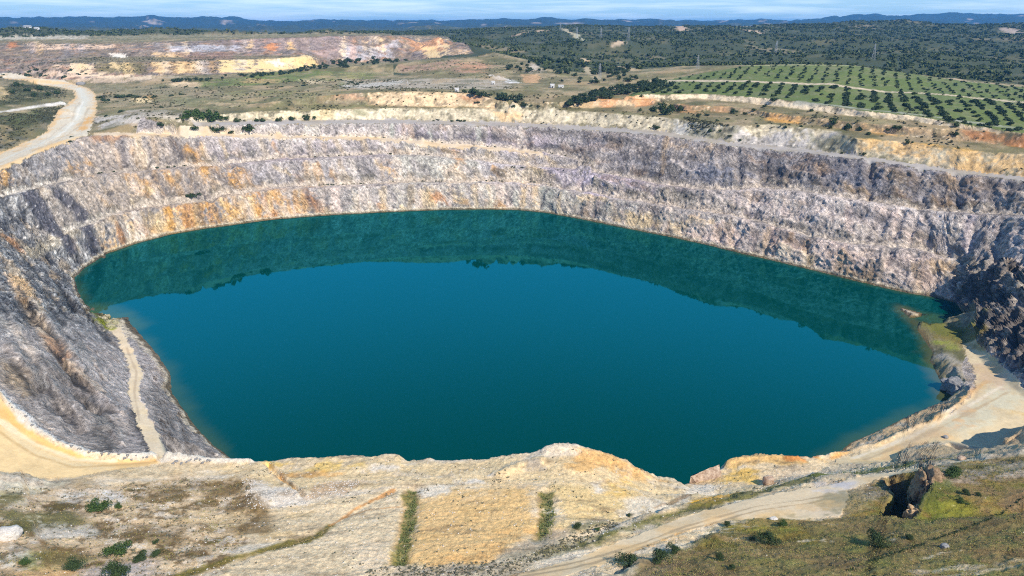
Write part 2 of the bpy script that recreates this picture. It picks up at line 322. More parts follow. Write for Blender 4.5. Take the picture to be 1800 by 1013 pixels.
# ------------------------------------------------------------------ view-adapted polar sheet of ground
def rows_for(az,nr_,r0,r1):
    r=np.geomspace(r0,r1,2600)
    X=np.sin(az)[:,None]*r; Y=np.cos(az)[:,None]*r
    Z=hfull(X,Y)
    k=r*1.0
    # screen height measured along the column's own azimuth
    c=np.maximum(np.cos(az),.5)[:,None]; dep=k*c*cP-(Z-CZ)*sP; up_=k*c*sP+(Z-CZ)*cP
    py=-F*up_/np.maximum(dep,5)
    d=np.abs(np.diff(py,axis=1)); d=np.where(np.diff(py,axis=1)>0,d*.45,d)
    d=np.minimum(d,60)+np.diff(np.log(r))[None,:]*45
    # wall height as well, so faces seen from the side are covered
    d+=np.abs(np.diff(Z,axis=1))/np.maximum(r[1:],60)*F*.25
    d=np.where((Z[:,1:]<-1.5),d*.15,d)
    s=np.concatenate([np.zeros((len(az),1)),np.cumsum(d,1)],1)
    out=np.empty((len(az),nr_))
    for i in range(len(az)): out[i]=np.interp(np.linspace(0,s[i,-1],nr_),s[i],r)
    # even out neighbouring columns
    for _ in range(6): out[1:-1]=(out[:-2]+2*out[1:-1]+out[2:])/4
    return out
NC,NRW=(1320,1060) if not globals().get('LOW') else (660,530)
azc=np.radians(np.linspace(-46,46,NC)); 
azs=np.radians(np.linspace(-75,-46.2,70)); azc=np.concatenate([azs,azc,-azs[::-1]]); NC=len(azc)
R=rows_for(azc,NRW,55.,16500.)
GX=(np.sin(azc)[:,None]*R); GY=(np.cos(azc)[:,None]*R)
x=GX.ravel(); y=GY.ravel(); z=hfull(x,y)
print('mesh verts',len(x),time.time()-T0)
def slope_at(x,y,e=1.5):
    zx=(hfull(x+e,y)-hfull(x-e,y))/(2*e); zy=(hfull(x,y+e)-hfull(x,y-e))/(2*e)
    return zx,zy
rr_=np.hypot(x,y); 
zx,zy=slope_at(x,y); SL=np.hypot(zx,zy)
nrm=np.stack([-zx,-zy,np.ones_like(zx)],1); nrm/=np.linalg.norm(nrm,axis=1,keepdims=True)
# ------------------------------------------------------------------ land classes (polygons on the ground)
offL=A([(-420,420,60),(-330,240,50),(-190,185,40)]); 
b3c=cut(b3,-260,238); rdc=cut(rd,245)
pit_poly=np.concatenate([pz(bermP)[::-1],offL[::-1],b3c,rdc,A([(420,440,60),(420,330,50),(300,250,40)]),lip[::-1],ft[:1],pz([(1650,745,8),(1700,700,7),(1690,640,5)]),base[31:28:-1],pz([(1640,553,0)]),cen[None,:],pz([(412,806,19),(292,804,20)])])
haul=np.concatenate([cut(b3,-260,157),pz(hrR),pz(hrL)[::-1]])
road2=np.concatenate([cut(rd,335),cut(rdt,335)[::-1]])
track3=np.concatenate([cut(b3,157,960),cut(b3t,157,960)[::-1]])
ramp=np.concatenate([pz(rampL),pz(rampR)[::-1]])
berm_road=np.concatenate([pz(bermIn),pz([(275,815,20.8),(200,826,23),(130,840,26),(60,840,28.5),(0,829,30.5),(-150,832,37)])])
Rramp=hits([(1690,603),(1712,598),(1740,622),(1770,650),(1805,690),(1850,708)])
Rramp=np.concatenate([Rramp,ft[::-1],hits([(1664,778),(1600,780),(1575,805),(1545,815),(1470,815),(1470,808),(1530,792),(1600,758),(1660,735),(1710,695),(1715,660)])])
track=hits([(850,1030),(940,1030),(1040,998),(1130,962),(1200,935),(1262,918),(1330,912),(1400,914),(1475,908),(1490,885),(1490,862),(1560,838),(1620,826),(1615,820),(1540,832),(1470,850),(1360,868),(1280,886),(1200,910),(1100,948),(1000,985)])
orch=np.concatenate([u3,pz([(1950,165,85),(1800,153,88.5),(1700,143,93),(1583,127,101),(1500,114.5,108.3),(1400,113,109),(1317,115,108),(1200,135,97),(1130,150,90)])])
heap=hits([(-100,138),(200,136),(400,131),(480,126),(540,119),(600,112),(700,109),(780,100),(833,93),(828,88),(797,73),(770,63),(700,61.5),(560,63.5),(400,69),(280,74),(130,75),(-100,71)])
mound=hits([(690,127),(760,137),(850,142),(930,149),(985,148),(980,137),(925,105),(885,96),(850,98),(760,106),(700,112)])
band=np.concatenate([cut(rdt,335),u3[::-1],A([polar(900,640,86)]),pz([(820,160,87),(480,172,82)])])
CLS=np.zeros(len(x),np.int8)
def setc(poly,c,only=None):
    i=near_idx(x,y,poly,1)
    m=pip(x[i],y[i],poly)
    if c>=10:
        d_=pdist(x[i],y[i],poly,True); far_=np.clip(np.hypot(x[i],y[i])/250,.5,2.5); m=(np.where(m,d_,-d_)+far_*(.9*fbm(x[i],y[i],o=3,s=6,off=171.)+.6*fbm(x[i],y[i],o=2,s=1.6,off=172.)))>0
    if only is not None: m&=np.isin(CLS[i],only)
    CLS[i[m]]=c
woods=(rr_>1010)&((x/np.maximum(y,1)>-0.16)|(rr_>2000))
CLS[woods]=5; CLS[rr_>3600]=6
pm=np.zeros(len(x)); i=near_idx(x,y,pit_poly,3); pm[i]=pip(x[i],y[i],pit_poly); CLS[pm>0]=1
setc(heap,3); setc(mound,0); setc(orch,4)
for p_,c in ((haul,10),(road2,11),(track3,12),(ramp,13),(berm_road,14),(Rramp,15),(track,16)): setc(p_,c)
print('classes',time.time()-T0)
# ------------------------------------------------------------------ rock relief
near_f=1-sst(230,420,rr_)
steep=sst(.28,.75,SL)
rock=(CLS==1)|((CLS==0)&(steep>.4)&(rr_<1000))
inpit=(CLS==1).astype(float)
road_m=np.isin(CLS,(10,11,12,13,14,15,16)).astype(float)
leftw=inpit*(1-sst(-235,-170,x))*(1-sst(430,560,y))            # the left face with its dipping strata
# strata axes
def frame(v):
    v=A(v)/np.linalg.norm(v); a=np.cross(v,[0,0,1.]); a/=np.linalg.norm(a); b=np.cross(v,a); return v,a,b
def aniso(v,s_long,s_short,o,off):
    v,a,b=frame(v); q=[x*e[0]+y*e[1]+z*e[2] for e in (v,a,b)]
    return fbm(q[0]/s_long,q[1]/s_short,q[2]/s_short,o=o,off=off)
n40=fbm(x,y,z*1.2,o=3,s=42,off=3.3); n12=fbm(x,y,z,o=4,s=13,off=11.1); n4=fbm(x,y,z,o=4,s=4.2,off=7.7); n1=fbm(x,y,z,o=3,s=1.5,off=1.9)
stA=.55*aniso((.35,-.62,-.70),26,5,4,2.2)+.6*aniso((.35,-.62,-.70),14,1.9,3,12.2); _x,_y=x,y; x=x+n40*14; y=y-n40*10; stB=.6*aniso((.62,-.40,-.67),14,3.4,4,8.8)+.55*aniso((.35,-.55,-.75),34,9,4,2.8); x,y=_x,_y
st=stA*leftw+stB*(1-leftw)
rid=1-np.abs(aniso((.35,-.62,-.70),30,7,4,5.5))*2.2*leftw-np.abs(aniso((.55,-.3,-.6),20,8,4,6.6))*2.2*(1-leftw)
gul=fbm(x/1.0,y/1.0,z*.25,o=4,s=9,off=21.)                       # runnels that follow the fall of the face
n2=fbm(x,y,z,o=3,s=2.6,off=17.)
Dp=steep*inpit*(n12*.5+st*.9+n4*.45+n2*.55+gul*.9+n1*.3)
Dp+=leftw*(stA*1.0-.5*np.abs(n4))
# the craggy right-hand cliff
Rc=hits([(1688,535),(1682,500),(1700,468),(1740,455),(1800,470),(1850,500),(1900,690),(1850,690),(1800,652),(1760,624),(1715,590),(1692,552)])
i=near_idx(x,y,Rc,12); cl=np.zeros(len(x)); d_=pdist(x[i],y[i],Rc,True); cl[i]=sst(-5,4,np.where(pip(x[i],y[i],Rc),d_,-d_))*inpit[i]
rib_=aniso((-.45,-.25,-.85),26,7.5,4,41.); blk=fbm(x*.8+.5*y,y*.9-.3*x,z*.5,o=3,s=15,off=37.); blk=np.round(blk*4.5)/4.5*.8+blk*.2
crag=np.abs(fbm(x+.4*y,y-.3*x,z*.35,o=4,s=19,off=31.))
Dp+=cl*steep*(blk*4+4.2-np.abs(rib_)*17+n4*.7+n2*.6)
# upper faces above the road and other small scarps
up_m=((CLS==0)&(rr_<1000)).astype(float)*steep
Dp+=up_m*(n12*1.0+gul*1.0+n4*.6+n1*.25)
flat=(1-steep)*(1-road_m)
und=sst(300,900,rr_)
Dp+=flat*(n12*.35*und+n4*.22+n1*.16*(1-und)+fbm(x,y,z,o=2,s=.6,off=56.)*.07*(1-und))
Dp+=((CLS==3)*steep)*(fbm(x,y,z*.15,o=3,s=14,off=4.)*1.6)
Dp+=road_m*(n12*.15+n4*.08)*(1-.5*und)
nb0=((rr_<330)&(CLS==0)&(y<260)).astype(float); led=fbm(x*.22+y*.05,y*.9-x*.12,o=4,s=7.5,off=233.); Dp+=nb0*((np.round(led*4.5+1.2*n12)/4.5)*.38-np.abs(fbm(x,y,z,o=3,s=2.2,off=235.))*.28)
under=(z<.6)
Dp=np.where(z<-.8,0,Dp*np.clip((z+.8)/2.5,.0,1))
# wooded country undulation, far ridges
w5=(sst(1080,1300,rr_)*((CLS==5)|(CLS==6)))
z=z+w5*(fbm(x,y,o=4,s=420,off=41.)*26*sst(1000,1500,rr_)+fbm(x,y,o=3,s=120,off=14.)*7)*(1-.65*np.exp(-((rr_-2600)/300.)**2))
w6=sst(3600,5000,rr_)
rg=1-np.abs(fbm(x,y,o=4,s=1900,off=51.))*2
z=z+w6*((rg-.5)*70*(1-.7*np.exp(-((y-9500)/900.)**2))+fbm(x,y,o=3,s=520,off=9.)*34)
x=x+nrm[:,0]*Dp; y=y+nrm[:,1]*Dp; z=z+nrm[:,2]*Dp
print('relief',time.time()-T0)
# ------------------------------------------------------------------ colours of rock, soil and plants (albedo, linear)
C=np.empty((len(x),3),np.float32); C[:]=(.205,.18,.105)
def mixc(w,c):
    w=np.clip(w,0,1)[:,None]; C[:]=C*(1-w)+np.asarray(c,np.float32)*w
cn=[fbm(x,y,z*1.3,o=5,s=s_,off=o_) for s_,o_ in ((30,61.),(16,62.5),(9,64.2),(22,66.6))]
fine=fbm(x,y,z,o=3,s=2.4,off=71.)
cn=[np.where(inpit>0,.5*c_+.75*st+.25*gul,c_) for c_ in cn]
def paint(px,c,k=1.0,e=3.0,nz=.5,n=1,world=False,only=None,thr=None,line=None):
    """a patch of the traced shape with a ragged edge; line = half-width in metres of a stroke instead of an area"""
    P=np.asarray(px) if world else hits(px)
    m=e*3+(line or 0)
    i=near_idx(x,y,P,m)
    if not len(i): return
    xi,yi=x[i],y[i]; wob=(cn[n][i]*1.2+fine[i]*.5)*nz*e*2.2
    if line: s=line-pdist(xi,yi,P,False)
    else:
        d=pdist(xi,yi,P,True); s=np.where(pip(xi,yi,P),d,-d)
    w=sst(-e,e,s+wob)*k
    if thr is not None: w=w*sst(thr-.25,thr+.25,cn[n][i]+.4*fine[i])
    if only is not None: w=w*np.isin(CLS[i],only)
    w=np.clip(w,0,1)[:,None]; C[i]=C[i]*(1-w)+np.asarray(c,np.float32)*w
GREY=(.41,.395,.39);PALE=(.62,.59,.57);LAV=(.41,.375,.425);DARK=(.13,.13,.145);OCH=(.55,.33,.13);CREAM=(.66,.55,.37);GRN=(.44,.47,.43);PINK=(.67,.585,.545);TAN=(.46,.36,.25);RUST=(.42,.22,.11);BLUEG=(.20,.22,.27)
OLIVE=(.17,.165,.085);GRASS=(.16,.20,.065);BROWN=(.22,.165,.095);SCRUB=(.09,.10,.045)
# plateau base: dull olive, tan earth and green
far_f=sst(350,600,rr_)
mixc(sst(-.1,.35,cn[0])*.5,TAN); mixc(sst(.05,.4,cn[3])*.45,OLIVE); mixc(sst(.25,.5,cn[1])*.4,(.12,.13,.06))
# pit faces
wpit=inpit
mixc(wpit,GREY)
mixc(wpit*sst(0,.35,cn[0])*.45,PALE); mixc(wpit*sst(.1,.4,cn[3])*.5,(.30,.28,.28)); mixc(wpit*sst(.2,.5,cn[1])*.35,TAN)
mixc(leftw*.9,(.175,.177,.182)); mixc(leftw*sst(.0,.4,stA+.3*n4)*.6,(.33,.325,.315)); mixc(leftw*sst(.05,.45,-stA)*.65,(.075,.075,.08)); mixc(leftw*sst(.15,.45,n12)*.25,(.26,.23,.19)); stC=aniso((.35,-.62,-.70),34,6,4,72.); mixc(leftw*sst(.12,.4,stC)*.6,(.40,.385,.36)); mixc(leftw*sst(.12,.38,-stC)*.65,(.065,.065,.07)); mixc(leftw*sst(.12,.4,aniso((.35,-.62,-.70),40,9,3,92.))*.55,(.37,.285,.19))
ON=(1,)
def pp(l,c,k=1,e=6,nz=.9,n=1,thr=None,only=ON): paint(l,c,k,e,nz,n,only=only,thr=thr)
# wide tan and cream ground in the left half
pp([(150,250),(330,245),(420,300),(430,392),(300,415),(200,440),(120,400),(60,340)],(.55,.45,.33),.6,e=10,n=0,thr=-.05)
pp([(420,335),(600,300),(700,300),(720,370),(560,380),(450,392)],(.58,.50,.40),.5,e=10,n=0,thr=.0)
pp([(720,300),(960,300),(1000,372),(850,368),(720,370)],(.58,.54,.47),.5,e=10,n=0,thr=.0)
# upper band
pp([(150,245),(340,243),(420,290),(300,300),(160,310),(80,330)],(.40,.37,.34),.7)
pp([(340,222),(680,220),(760,255),(560,250),(340,240)],PALE,.75)
pp([(350,243),(670,250),(680,276),(500,283),(340,292)],(.40,.375,.39),.75); pp([(480,252),(550,258),(540,280),(470,275)],LAV,.6)
pp([(690,222),(960,226),(1000,272),(860,262),(740,250)],LAV,.7); pp([(740,232),(880,245),(870,260),(760,252)],(.58,.56,.62),.7)
pp([(960,228),(1090,232),(1100,285),(1000,275)],(.30,.30,.36),.7,thr=0); pp([(1060,236),(1150,245),(1110,262),(1060,258)],BLUEG,.8,thr=-.1)
pp([(1040,230),(1300,262),(1340,300),(1200,290),(1080,262)],(.40,.34,.27),.6,thr=-.05); pp([(1170,285),(1330,300),(1340,325),(1200,320)],BLUEG,.75,thr=-.1)
pp([(1290,262),(1420,272),(1660,305),(1820,322),(1820,380),(1600,362),(1480,345),(1340,310)],(.285,.28,.30),.8,e=5); pp([(1280,258),(1420,270),(1800,318),(1800,345),(1500,305),(1300,280)],DARK,.75,thr=0)
pp([(1640,310),(1800,330),(1800,350),(1650,345)],(.34,.36,.42),.7,thr=0)
pp([(1480,320),(1620,330),(1600,360),(1500,350)],(.24,.22,.19),.6,thr=-.1)
# middle band
pp([(160,312),(310,302),(420,293),(420,345),(300,362),(150,395),(60,420),(60,350)],(.38,.34,.30),.7); 
for l in ([(345,290),(380,300),(395,320),(360,312)],[(310,258),(356,262),(360,285),(330,292)],[(405,295),(440,305),(445,330),(400,340)],[(515,300),(540,310),(550,330),(525,325)],[(120,285),(160,295),(155,310),(130,305)],[(230,310),(262,330),(258,352),(236,340)],[(285,300),(310,320),(330,350),(312,350)],[(10,305),(20,318),(8,325),(0,315)]): pp(l,OCH,.75,e=4,thr=-.15)
pp([(540,288),(560,300),(572,328),(548,328)],(.6,.53,.42),.7,e=3); pp([(440,297),(520,288),(540,320),(450,322)],(.36,.36,.40),.55)
pp([(560,284),(690,278),(700,322),(560,330)],(.42,.42,.44),.6); pp([(690,262),(860,266),(850,322),(700,322)],(.50,.51,.47),.75)
pp([(672,282),(700,285),(710,318),(684,322)],OCH,.45,e=4,thr=-.2); pp([(780,292),(820,295),(828,320),(784,320)],(.68,.57,.45),.75,e=4); pp([(795,262),(815,270),(815,285),(800,285)],(.60,.38,.2),.75,e=3)
pp([(830,270),(960,285),(960,325),(850,322)],(.56,.55,.58),.7); pp([(920,275),(940,290),(945,322),(925,322)],CREAM,.75,e=4)
pp([(960,285),(1120,310),(1150,355),(1060,345),(960,325)],(.40,.375,.45),.75); pp([(1020,305),(1070,310),(1090,345),(1030,340)],(.50,.47,.58),.7,e=4)
pp([(1060,300),(1180,318),(1250,335),(1180,350),(1100,330)],(.34,.30,.33),.6,thr=-.1)
pp([(1170,338),(1330,333),(1420,345),(1560,365),(1650,378),(1640,430),(1500,425),(1380,400),(1280,378),(1180,362)],(.71,.655,.63),.8); pp([(1330,330),(1480,350),(1620,372),(1620,400),(1440,375)],(.70,.66,.63),.7,thr=-.1)
pp([(1280,360),(1400,365),(1420,395),(1330,385)],(.25,.23,.25),.75,thr=-.1); pp([(1520,395),(1580,405),(1560,430),(1510,428)],(.24,.23,.21),.8,e=4)
pp([(1600,375),(1810,385),(1810,430),(1650,430)],(.36,.36,.38),.7); pp([(1600,375),(1680,385),(1720,420),(1650,425)],(.62,.64,.66),.7,thr=-.05); pp([(1700,395),(1780,400),(1770,425),(1710,430)],(.58,.53,.42),.6,thr=0)
# lower band
pp([(180,385),(260,372),(350,362),(440,346),(440,395),(300,415),(220,435)],(.50,.40,.28),.8)
for l in ([(300,370),(360,362),(440,350),(440,392),(330,408)],[(215,385),(245,395),(300,412),(270,418)],[(440,345),(500,335),(510,382),(450,392)],[(550,350),(590,350),(600,378),(545,380)],[(170,420),(195,430),(215,440),(195,445)]): pp(l,OCH,.7,e=5,thr=-.25)
pp([(320,375),(400,362),(430,392),(350,402)],CREAM,.65,thr=-.1); pp([(370,300),(400,330),(465,388),(440,392),(380,340)],(.60,.52,.42),.6,e=3,nz=.4)
pp([(500,335),(690,330),(690,374),(510,384)],(.46,.44,.43),.7); pp([(620,345),(640,350),(648,375),(628,375)],OCH,.6,e=3)
pp([(690,327),(960,328),(1000,378),(850,368),(690,373)],(.48,.48,.44),.7); pp([(735,340),(760,335),(765,370),(738,370)],(.62,.50,.34),.7,e=4); pp([(830,335),(900,330),(920,365),(860,365)],(.62,.52,.46),.6,thr=-.15); pp([(915,330),(945,335),(950,372),(915,366)],(.62,.47,.33),.6,e=4,thr=-.15)
pp([(960,335),(1200,372),(1290,388),(1280,432),(1120,400),(1000,376)],(.46,.48,.43),.7); pp([(990,372),(1120,392),(1260,425),(1260,436),(1100,404),(980,380)],(.58,.49,.42),.6,thr=-.2)
pp([(1180,370),(1330,395),(1500,435),(1650,450),(1680,535),(1500,495),(1300,445),(1190,418)],PINK,.8); pp([(1300,420),(1420,430),(1430,470),(1320,448)],(.66,.60,.57),.6,thr=-.1)
pp([(1200,380),(1400,420),(1480,440),(1400,450),(1250,420)],(.42,.32,.28),.55,thr=.05)
pp([(1500,440),(1690,465),(1690,530),(1560,508)],(.60,.57,.53),.6); pp([(1640,470),(1690,475),(1685,500),(1650,500)],CREAM,.7,thr=-.1); pp([(1610,480),(1650,485),(1640,510),(1605,505)],DARK,.55,thr=0)
pp([(1590,500),(1640,515),(1600,515),(1540,500)],(.6,.45,.3),.4,thr=-.1)
# right cliff
mixc(cl*.92,(.15,.14,.13)); mixc(cl*sst(.05,.35,n12+.5*n4)*.6,(.40,.37,.33))
pp([(1700,455),(1760,470),(1810,520),(1810,545),(1740,505),(1690,475)],(.38,.36,.34),.6)
# left wall streaks, and the shade of its hollows painted as dark strokes
for l,w,c,k in (([(20,470),(45,510),(65,560),(95,610),(130,650),(165,680)],3.2,(.52,.43,.33),.8),([(28,485),(50,525)],4,(.62,.42,.24),.7),([(85,590),(110,620)],3,(.56,.36,.24),.6),([(0,560),(40,600),(70,640)],2,(.5,.45,.38),.5),([(40,445),(90,425),(130,405)],3,(.42,.37,.28),.6),([(110,650),(150,670),(175,690)],3,(.48,.45,.42),.6),
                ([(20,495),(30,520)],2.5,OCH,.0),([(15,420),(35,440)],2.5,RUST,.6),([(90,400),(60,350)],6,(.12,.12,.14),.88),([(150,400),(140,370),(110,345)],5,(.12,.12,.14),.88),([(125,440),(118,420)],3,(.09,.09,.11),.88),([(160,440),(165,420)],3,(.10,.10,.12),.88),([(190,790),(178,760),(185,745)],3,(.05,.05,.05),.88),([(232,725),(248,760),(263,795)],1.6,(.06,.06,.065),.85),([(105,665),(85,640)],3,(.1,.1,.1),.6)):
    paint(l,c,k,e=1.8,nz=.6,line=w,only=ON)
paint([(0,620),(70,640),(150,690),(215,740),(250,790),(150,790),(70,750),(0,680)],(.27,.26,.245),.55,e=6,only=ON); paint([(0,630),(40,650),(60,690),(40,700),(0,660)],(.36,.28,.17),.6,e=5,only=ON)
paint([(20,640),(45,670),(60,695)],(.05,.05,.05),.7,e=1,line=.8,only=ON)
# right of the left ramp
paint([(300,650),(410,806),(292,804),(262,735),(250,690)],(.27,.265,.26),.9,e=2); 
# debris, stain and wash down the faces; dark runs paint shadow under lips
rs=np.random.default_rng(77)
def runs(lo,up_l,x0,x1,n,cols,w=(1.2,3.4),k=(.25,.6),sh=(-4,14)):
    lx_,ly_=proj(lo); ux,uy=proj(up_l); o1,o2=np.argsort(lx_),np.argsort(ux)
    for _ in range(n):
        q=rs.uniform(x0,x1); s_=rs.uniform(*sh); yu=np.interp(q,ux[o2],uy[o2])+1.5; yl=np.interp(q+s_,lx_[o1],ly_[o1])-.5; f0,f1=rs.uniform(0,.35),rs.uniform(.65,1)
        paint([(q+s_*f0,yu+(yl-yu)*f0),(q+s_*(f0+f1)/2,yu+(yl-yu)*(f0+f1)/2),(q+s_*f1,yu+(yl-yu)*f1)],cols[rs.integers(len(cols))],rs.uniform(*k),e=1.3,nz=.8,line=rs.uniform(*w),only=ON)
WH=(.70,.66,.61)
def beds(lo,up_l,x0,x1,n,cols,w=(.7,2.4),k=(.3,.75),ln=(25,110),df=(-.25,.1)):
    lx_,ly_=proj(lo); ux,uy=proj(up_l); o1,o2=np.argsort(lx_),np.argsort(ux)
    for _ in range(n):
        q=rs.uniform(x0,x1); l_=rs.uniform(*ln); f=rs.uniform(.08,.92); g=f+rs.uniform(*df); xs=np.array([q,q+l_*.35,q+l_*.7,q+l_]); fs=np.clip(np.array([f,f+(g-f)*.4,f+(g-f)*.6,g])+rs.normal(size=4)*.03,.05,.97)
        yu=np.interp(xs,ux[o2],uy[o2]); yl=np.interp(xs,lx_[o1],ly_[o1])
        paint(list(zip(xs,yl+(yu-yl)*fs)),cols[rs.integers(len(cols))],rs.uniform(*k),e=1.4,nz=1.1,line=rs.uniform(*w),only=ON)
DK2=(.16,.155,.15); BRN=(.36,.27,.19)
beds(b2t,rd,1060,1800,70,[DARK,DK2,BLUEG,BRN,PALE,TAN]); beds(b1t,b2,1000,1760,85,[WH,PINK,DK2,DARK,PALE,BRN,WH]); beds(base[:31],b1,1000,1690,70,[WH,PINK,BRN,DK2,CREAM,TAN],ln=(20,80))
beds(b2t,b3,160,900,30,[DK2,GREY,OCH,PALE],df=(-.7,-.2),ln=(15,40)); beds(b1t,b2,160,900,50,[DK2,DARK,OCH,WH,GREY,CREAM],df=(-.9,-.3),ln=(15,45)); beds(base[:31],b1,200,900,40,[DK2,OCH,RUST,WH,CREAM],df=(-.9,-.3),ln=(10,40)); beds(b3t,rd,700,1080,30,[DARK,DK2,LAV,BRN,PALE])
runs(b3t,rd,340,960,34,[WH,LAV,PALE,GRN,DARK,TAN],sh=(-3,8)); runs(b2t,rd,1100,1800,20,[DARK,BLUEG,TAN,PALE,(.16,.16,.17)],sh=(-25,5)); runs(b2t,b3,160,960,50,[WH,TAN,PALE,GREY,DARK,CREAM],sh=(4,26))
runs(b1t,b2,160,1000,50,[WH,OCH,CREAM,DARK,PALE,TAN,GREY],sh=(6,34)); runs(b1t,b2,1000,1750,26,[WH,WH,PINK,DARK,LAV,PALE],sh=(-22,12)); runs(base[:31],b1,200,560,40,[OCH,CREAM,RUST,WH,DARK,OCH],sh=(4,26)); runs(base[:31],b1,560,1000,40,[WH,GRN,CREAM,PINK,GREY,DARK],sh=(-4,12)); runs(base[:31],b1,1000,1680,26,[WH,PINK,TAN,(.42,.32,.28),DARK,PALE],sh=(-14,14))
# benches: pale dust and a dark foot
for a_ in (b1t,b2t,b3t): paint(a_,(.52,.48,.42),.8,e=1.2,nz=.4,line=2.0,world=True,only=ON)
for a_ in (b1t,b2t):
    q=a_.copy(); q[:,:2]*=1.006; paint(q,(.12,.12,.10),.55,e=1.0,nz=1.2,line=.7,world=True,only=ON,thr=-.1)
# speckle everywhere on rock: strata-parallel dark cracks, bright chips
def modul(w,v): C[:]=C*(1+np.clip(w*v,-.75,.9))[:,None]
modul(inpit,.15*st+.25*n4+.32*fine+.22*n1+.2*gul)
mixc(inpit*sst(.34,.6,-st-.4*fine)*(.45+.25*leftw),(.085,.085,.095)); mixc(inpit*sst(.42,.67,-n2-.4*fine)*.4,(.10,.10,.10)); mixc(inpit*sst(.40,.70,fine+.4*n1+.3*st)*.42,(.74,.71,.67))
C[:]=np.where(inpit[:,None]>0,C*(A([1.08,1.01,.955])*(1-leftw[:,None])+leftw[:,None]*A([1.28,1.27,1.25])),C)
# upper faces
UP=(0,)
paint(np.concatenate([rdt,u1[::-1]]),(.58,.50,.36),.85,e=3,world=True)
paint(np.concatenate([cut(u2b,640,1160),cut(u2,640,1160)[::-1]]),(.60,.44,.27),.9,e=3,world=True)
paint(np.concatenate([cut(u2b,1150),cut(u2,1150)[::-1]]),(.48,.34,.20),.8,e=3,world=True)
paint(np.concatenate([u3b,u3[::-1]]),(.74,.60,.42),.95,e=2.0,world=True)
for l,c,k,t in (([(490,175),(620,166),(660,175),(560,178)],(.55,.33,.2),.8,-.2),([(660,163),(850,166),(880,182),(680,184)],(.66,.50,.32),.7,-.2),([(800,165),(850,170),(890,180),(840,182)],(.50,.27,.15),.8,-.2),([(1030,174),(1150,178),(1140,186),(1040,186)],(.58,.30,.15),.8,-.15),([(1190,184),(1290,190),(1280,200),(1200,198)],(.45,.27,.15),.7,-.1),([(1340,198),(1420,206),(1420,220),(1350,212)],(.62,.36,.15),.85,-.2),([(1520,222),(1600,228),(1600,240),(1530,236)],(.62,.38,.18),.85,-.2),([(1690,227),(1810,240),(1810,258),(1700,246)],(.42,.20,.09),.9,-.4),
                ([(1500,245),(1600,250),(1810,275),(1810,312),(1700,300),(1560,275)],(.62,.40,.18),.85,-.25),([(1290,222),(1420,228),(1470,235),(1440,265),(1290,250)],(.42,.39,.37),.8,-.4),([(1190,214),(1260,222),(1240,240),(1180,235)],(.58,.55,.50),.7,-.3),([(560,195),(690,195),(690,212),(560,214)],(.66,.58,.42),.6,-.3),([(560,190),(590,192),(585,208),(562,206)],(.6,.45,.22),.6,-.2),([(860,195),(920,200),(915,215),(880,212)],(.6,.38,.18),.6,-.1),([(1420,228),(1500,240),(1480,272),(1430,262)],(.22,.21,.14),.8,-.4),([(1200,205),(1290,222),(1280,245),(1215,235)],(.21,.20,.12),.7,0.0),
                ([(450,200),(560,197),(560,214),(440,216)],(.58,.47,.30),.7,-.2),([(165,205),(250,205),(260,225),(175,228)],(.52,.48,.44),.8,-.2),([(480,214),(640,212),(600,216),(480,218)],(.6,.42,.24),.5,-.2)):
    paint(l,c,k,e=3,nz=.8,thr=t,only=UP)
modul(up_m,.35*gul+.3*fine+.25*n4); mixc(up_m*sst(.3,.6,-gul-.4*fine)*.5,(.14,.13,.09)); mixc(up_m*sst(.2,.5,cn[2])*.3,(.2,.19,.11))
mixc((up_m>.2)*sst(.45,.7,fine+.6*n4)*.4,(.8,.72,.58))
# spoil heap bands
hp=(CLS==3).astype(float); mixc(hp,(.27,.22,.18)); mixc(hp*sst(0,.35,cn[0])*.6,(.25,.225,.22)); mixc(hp*sst(.1,.4,cn[3])*.5,(.36,.21,.14)); mixc(hp*sst(.25,.5,cn[1])*.4,(.55,.44,.31)); mixc(hp*sst(.1,.4,cn[2])*.4,(.13,.125,.075)); mixc(hp*(1-sst(.03,.12,SL))*.7,(.215,.19,.115))
def ph(l,c,k=.92,t=-.35): paint(l,c,k,e=5,nz=.8,thr=t)
ph([(385,106),(480,104),(550,100),(560,116),(480,126),(390,128)],(.72,.58,.36)); ph([(470,108),(490,104),(500,115),(485,118)],(.7,.65,.58)); ph([(120,112),(165,112),(160,130),(120,130)],(.70,.57,.42)); ph([(170,112),(260,110),(250,131),(170,133)],(.23,.20,.11),.8); ph([(260,109),(380,107),(380,128),(280,130)],(.42,.29,.17),.7)
ph([(380,72),(560,66),(620,64),(620,106),(560,98),(430,95)],(.30,.245,.23),.7); ph([(600,75),(700,70),(690,100),(600,108)],(.36,.35,.36),.7); ph([(470,78),(490,76),(488,90),(468,90)],(.5,.25,.14),.8); ph([(505,75),(515,74),(518,88),(506,88)],(.6,.42,.24),.8)
ph([(700,64),(770,65),(800,80),(780,90),(720,75)],(.42,.25,.16),.8); ph([(745,84),(765,80),(775,100),(755,102)],(.7,.55,.35),.8,-.5); ph([(770,72),(800,80),(790,84),(770,80)],(.74,.62,.44),.8,-.5); ph([(795,84),(828,90),(810,97),(795,95)],(.68,.5,.34),.8,-.5)
ph([(40,77),(130,78),(205,78),(200,86),(60,87)],(.66,.50,.38),.75,0); ph([(15,75),(30,73),(28,84),(16,84)],(.42,.2,.11),.8,-.5); ph([(0,62),(155,63),(150,69),(0,70)],(.68,.62,.54),.9); ph([(300,82),(420,80),(420,90),(300,92)],(.38,.38,.40),.7); ph([(270,92),(330,92),(330,101),(272,101)],(.58,.42,.26),.7); ph([(310,93),(410,93),(410,105),(330,105)],(.30,.20,.16),.6)
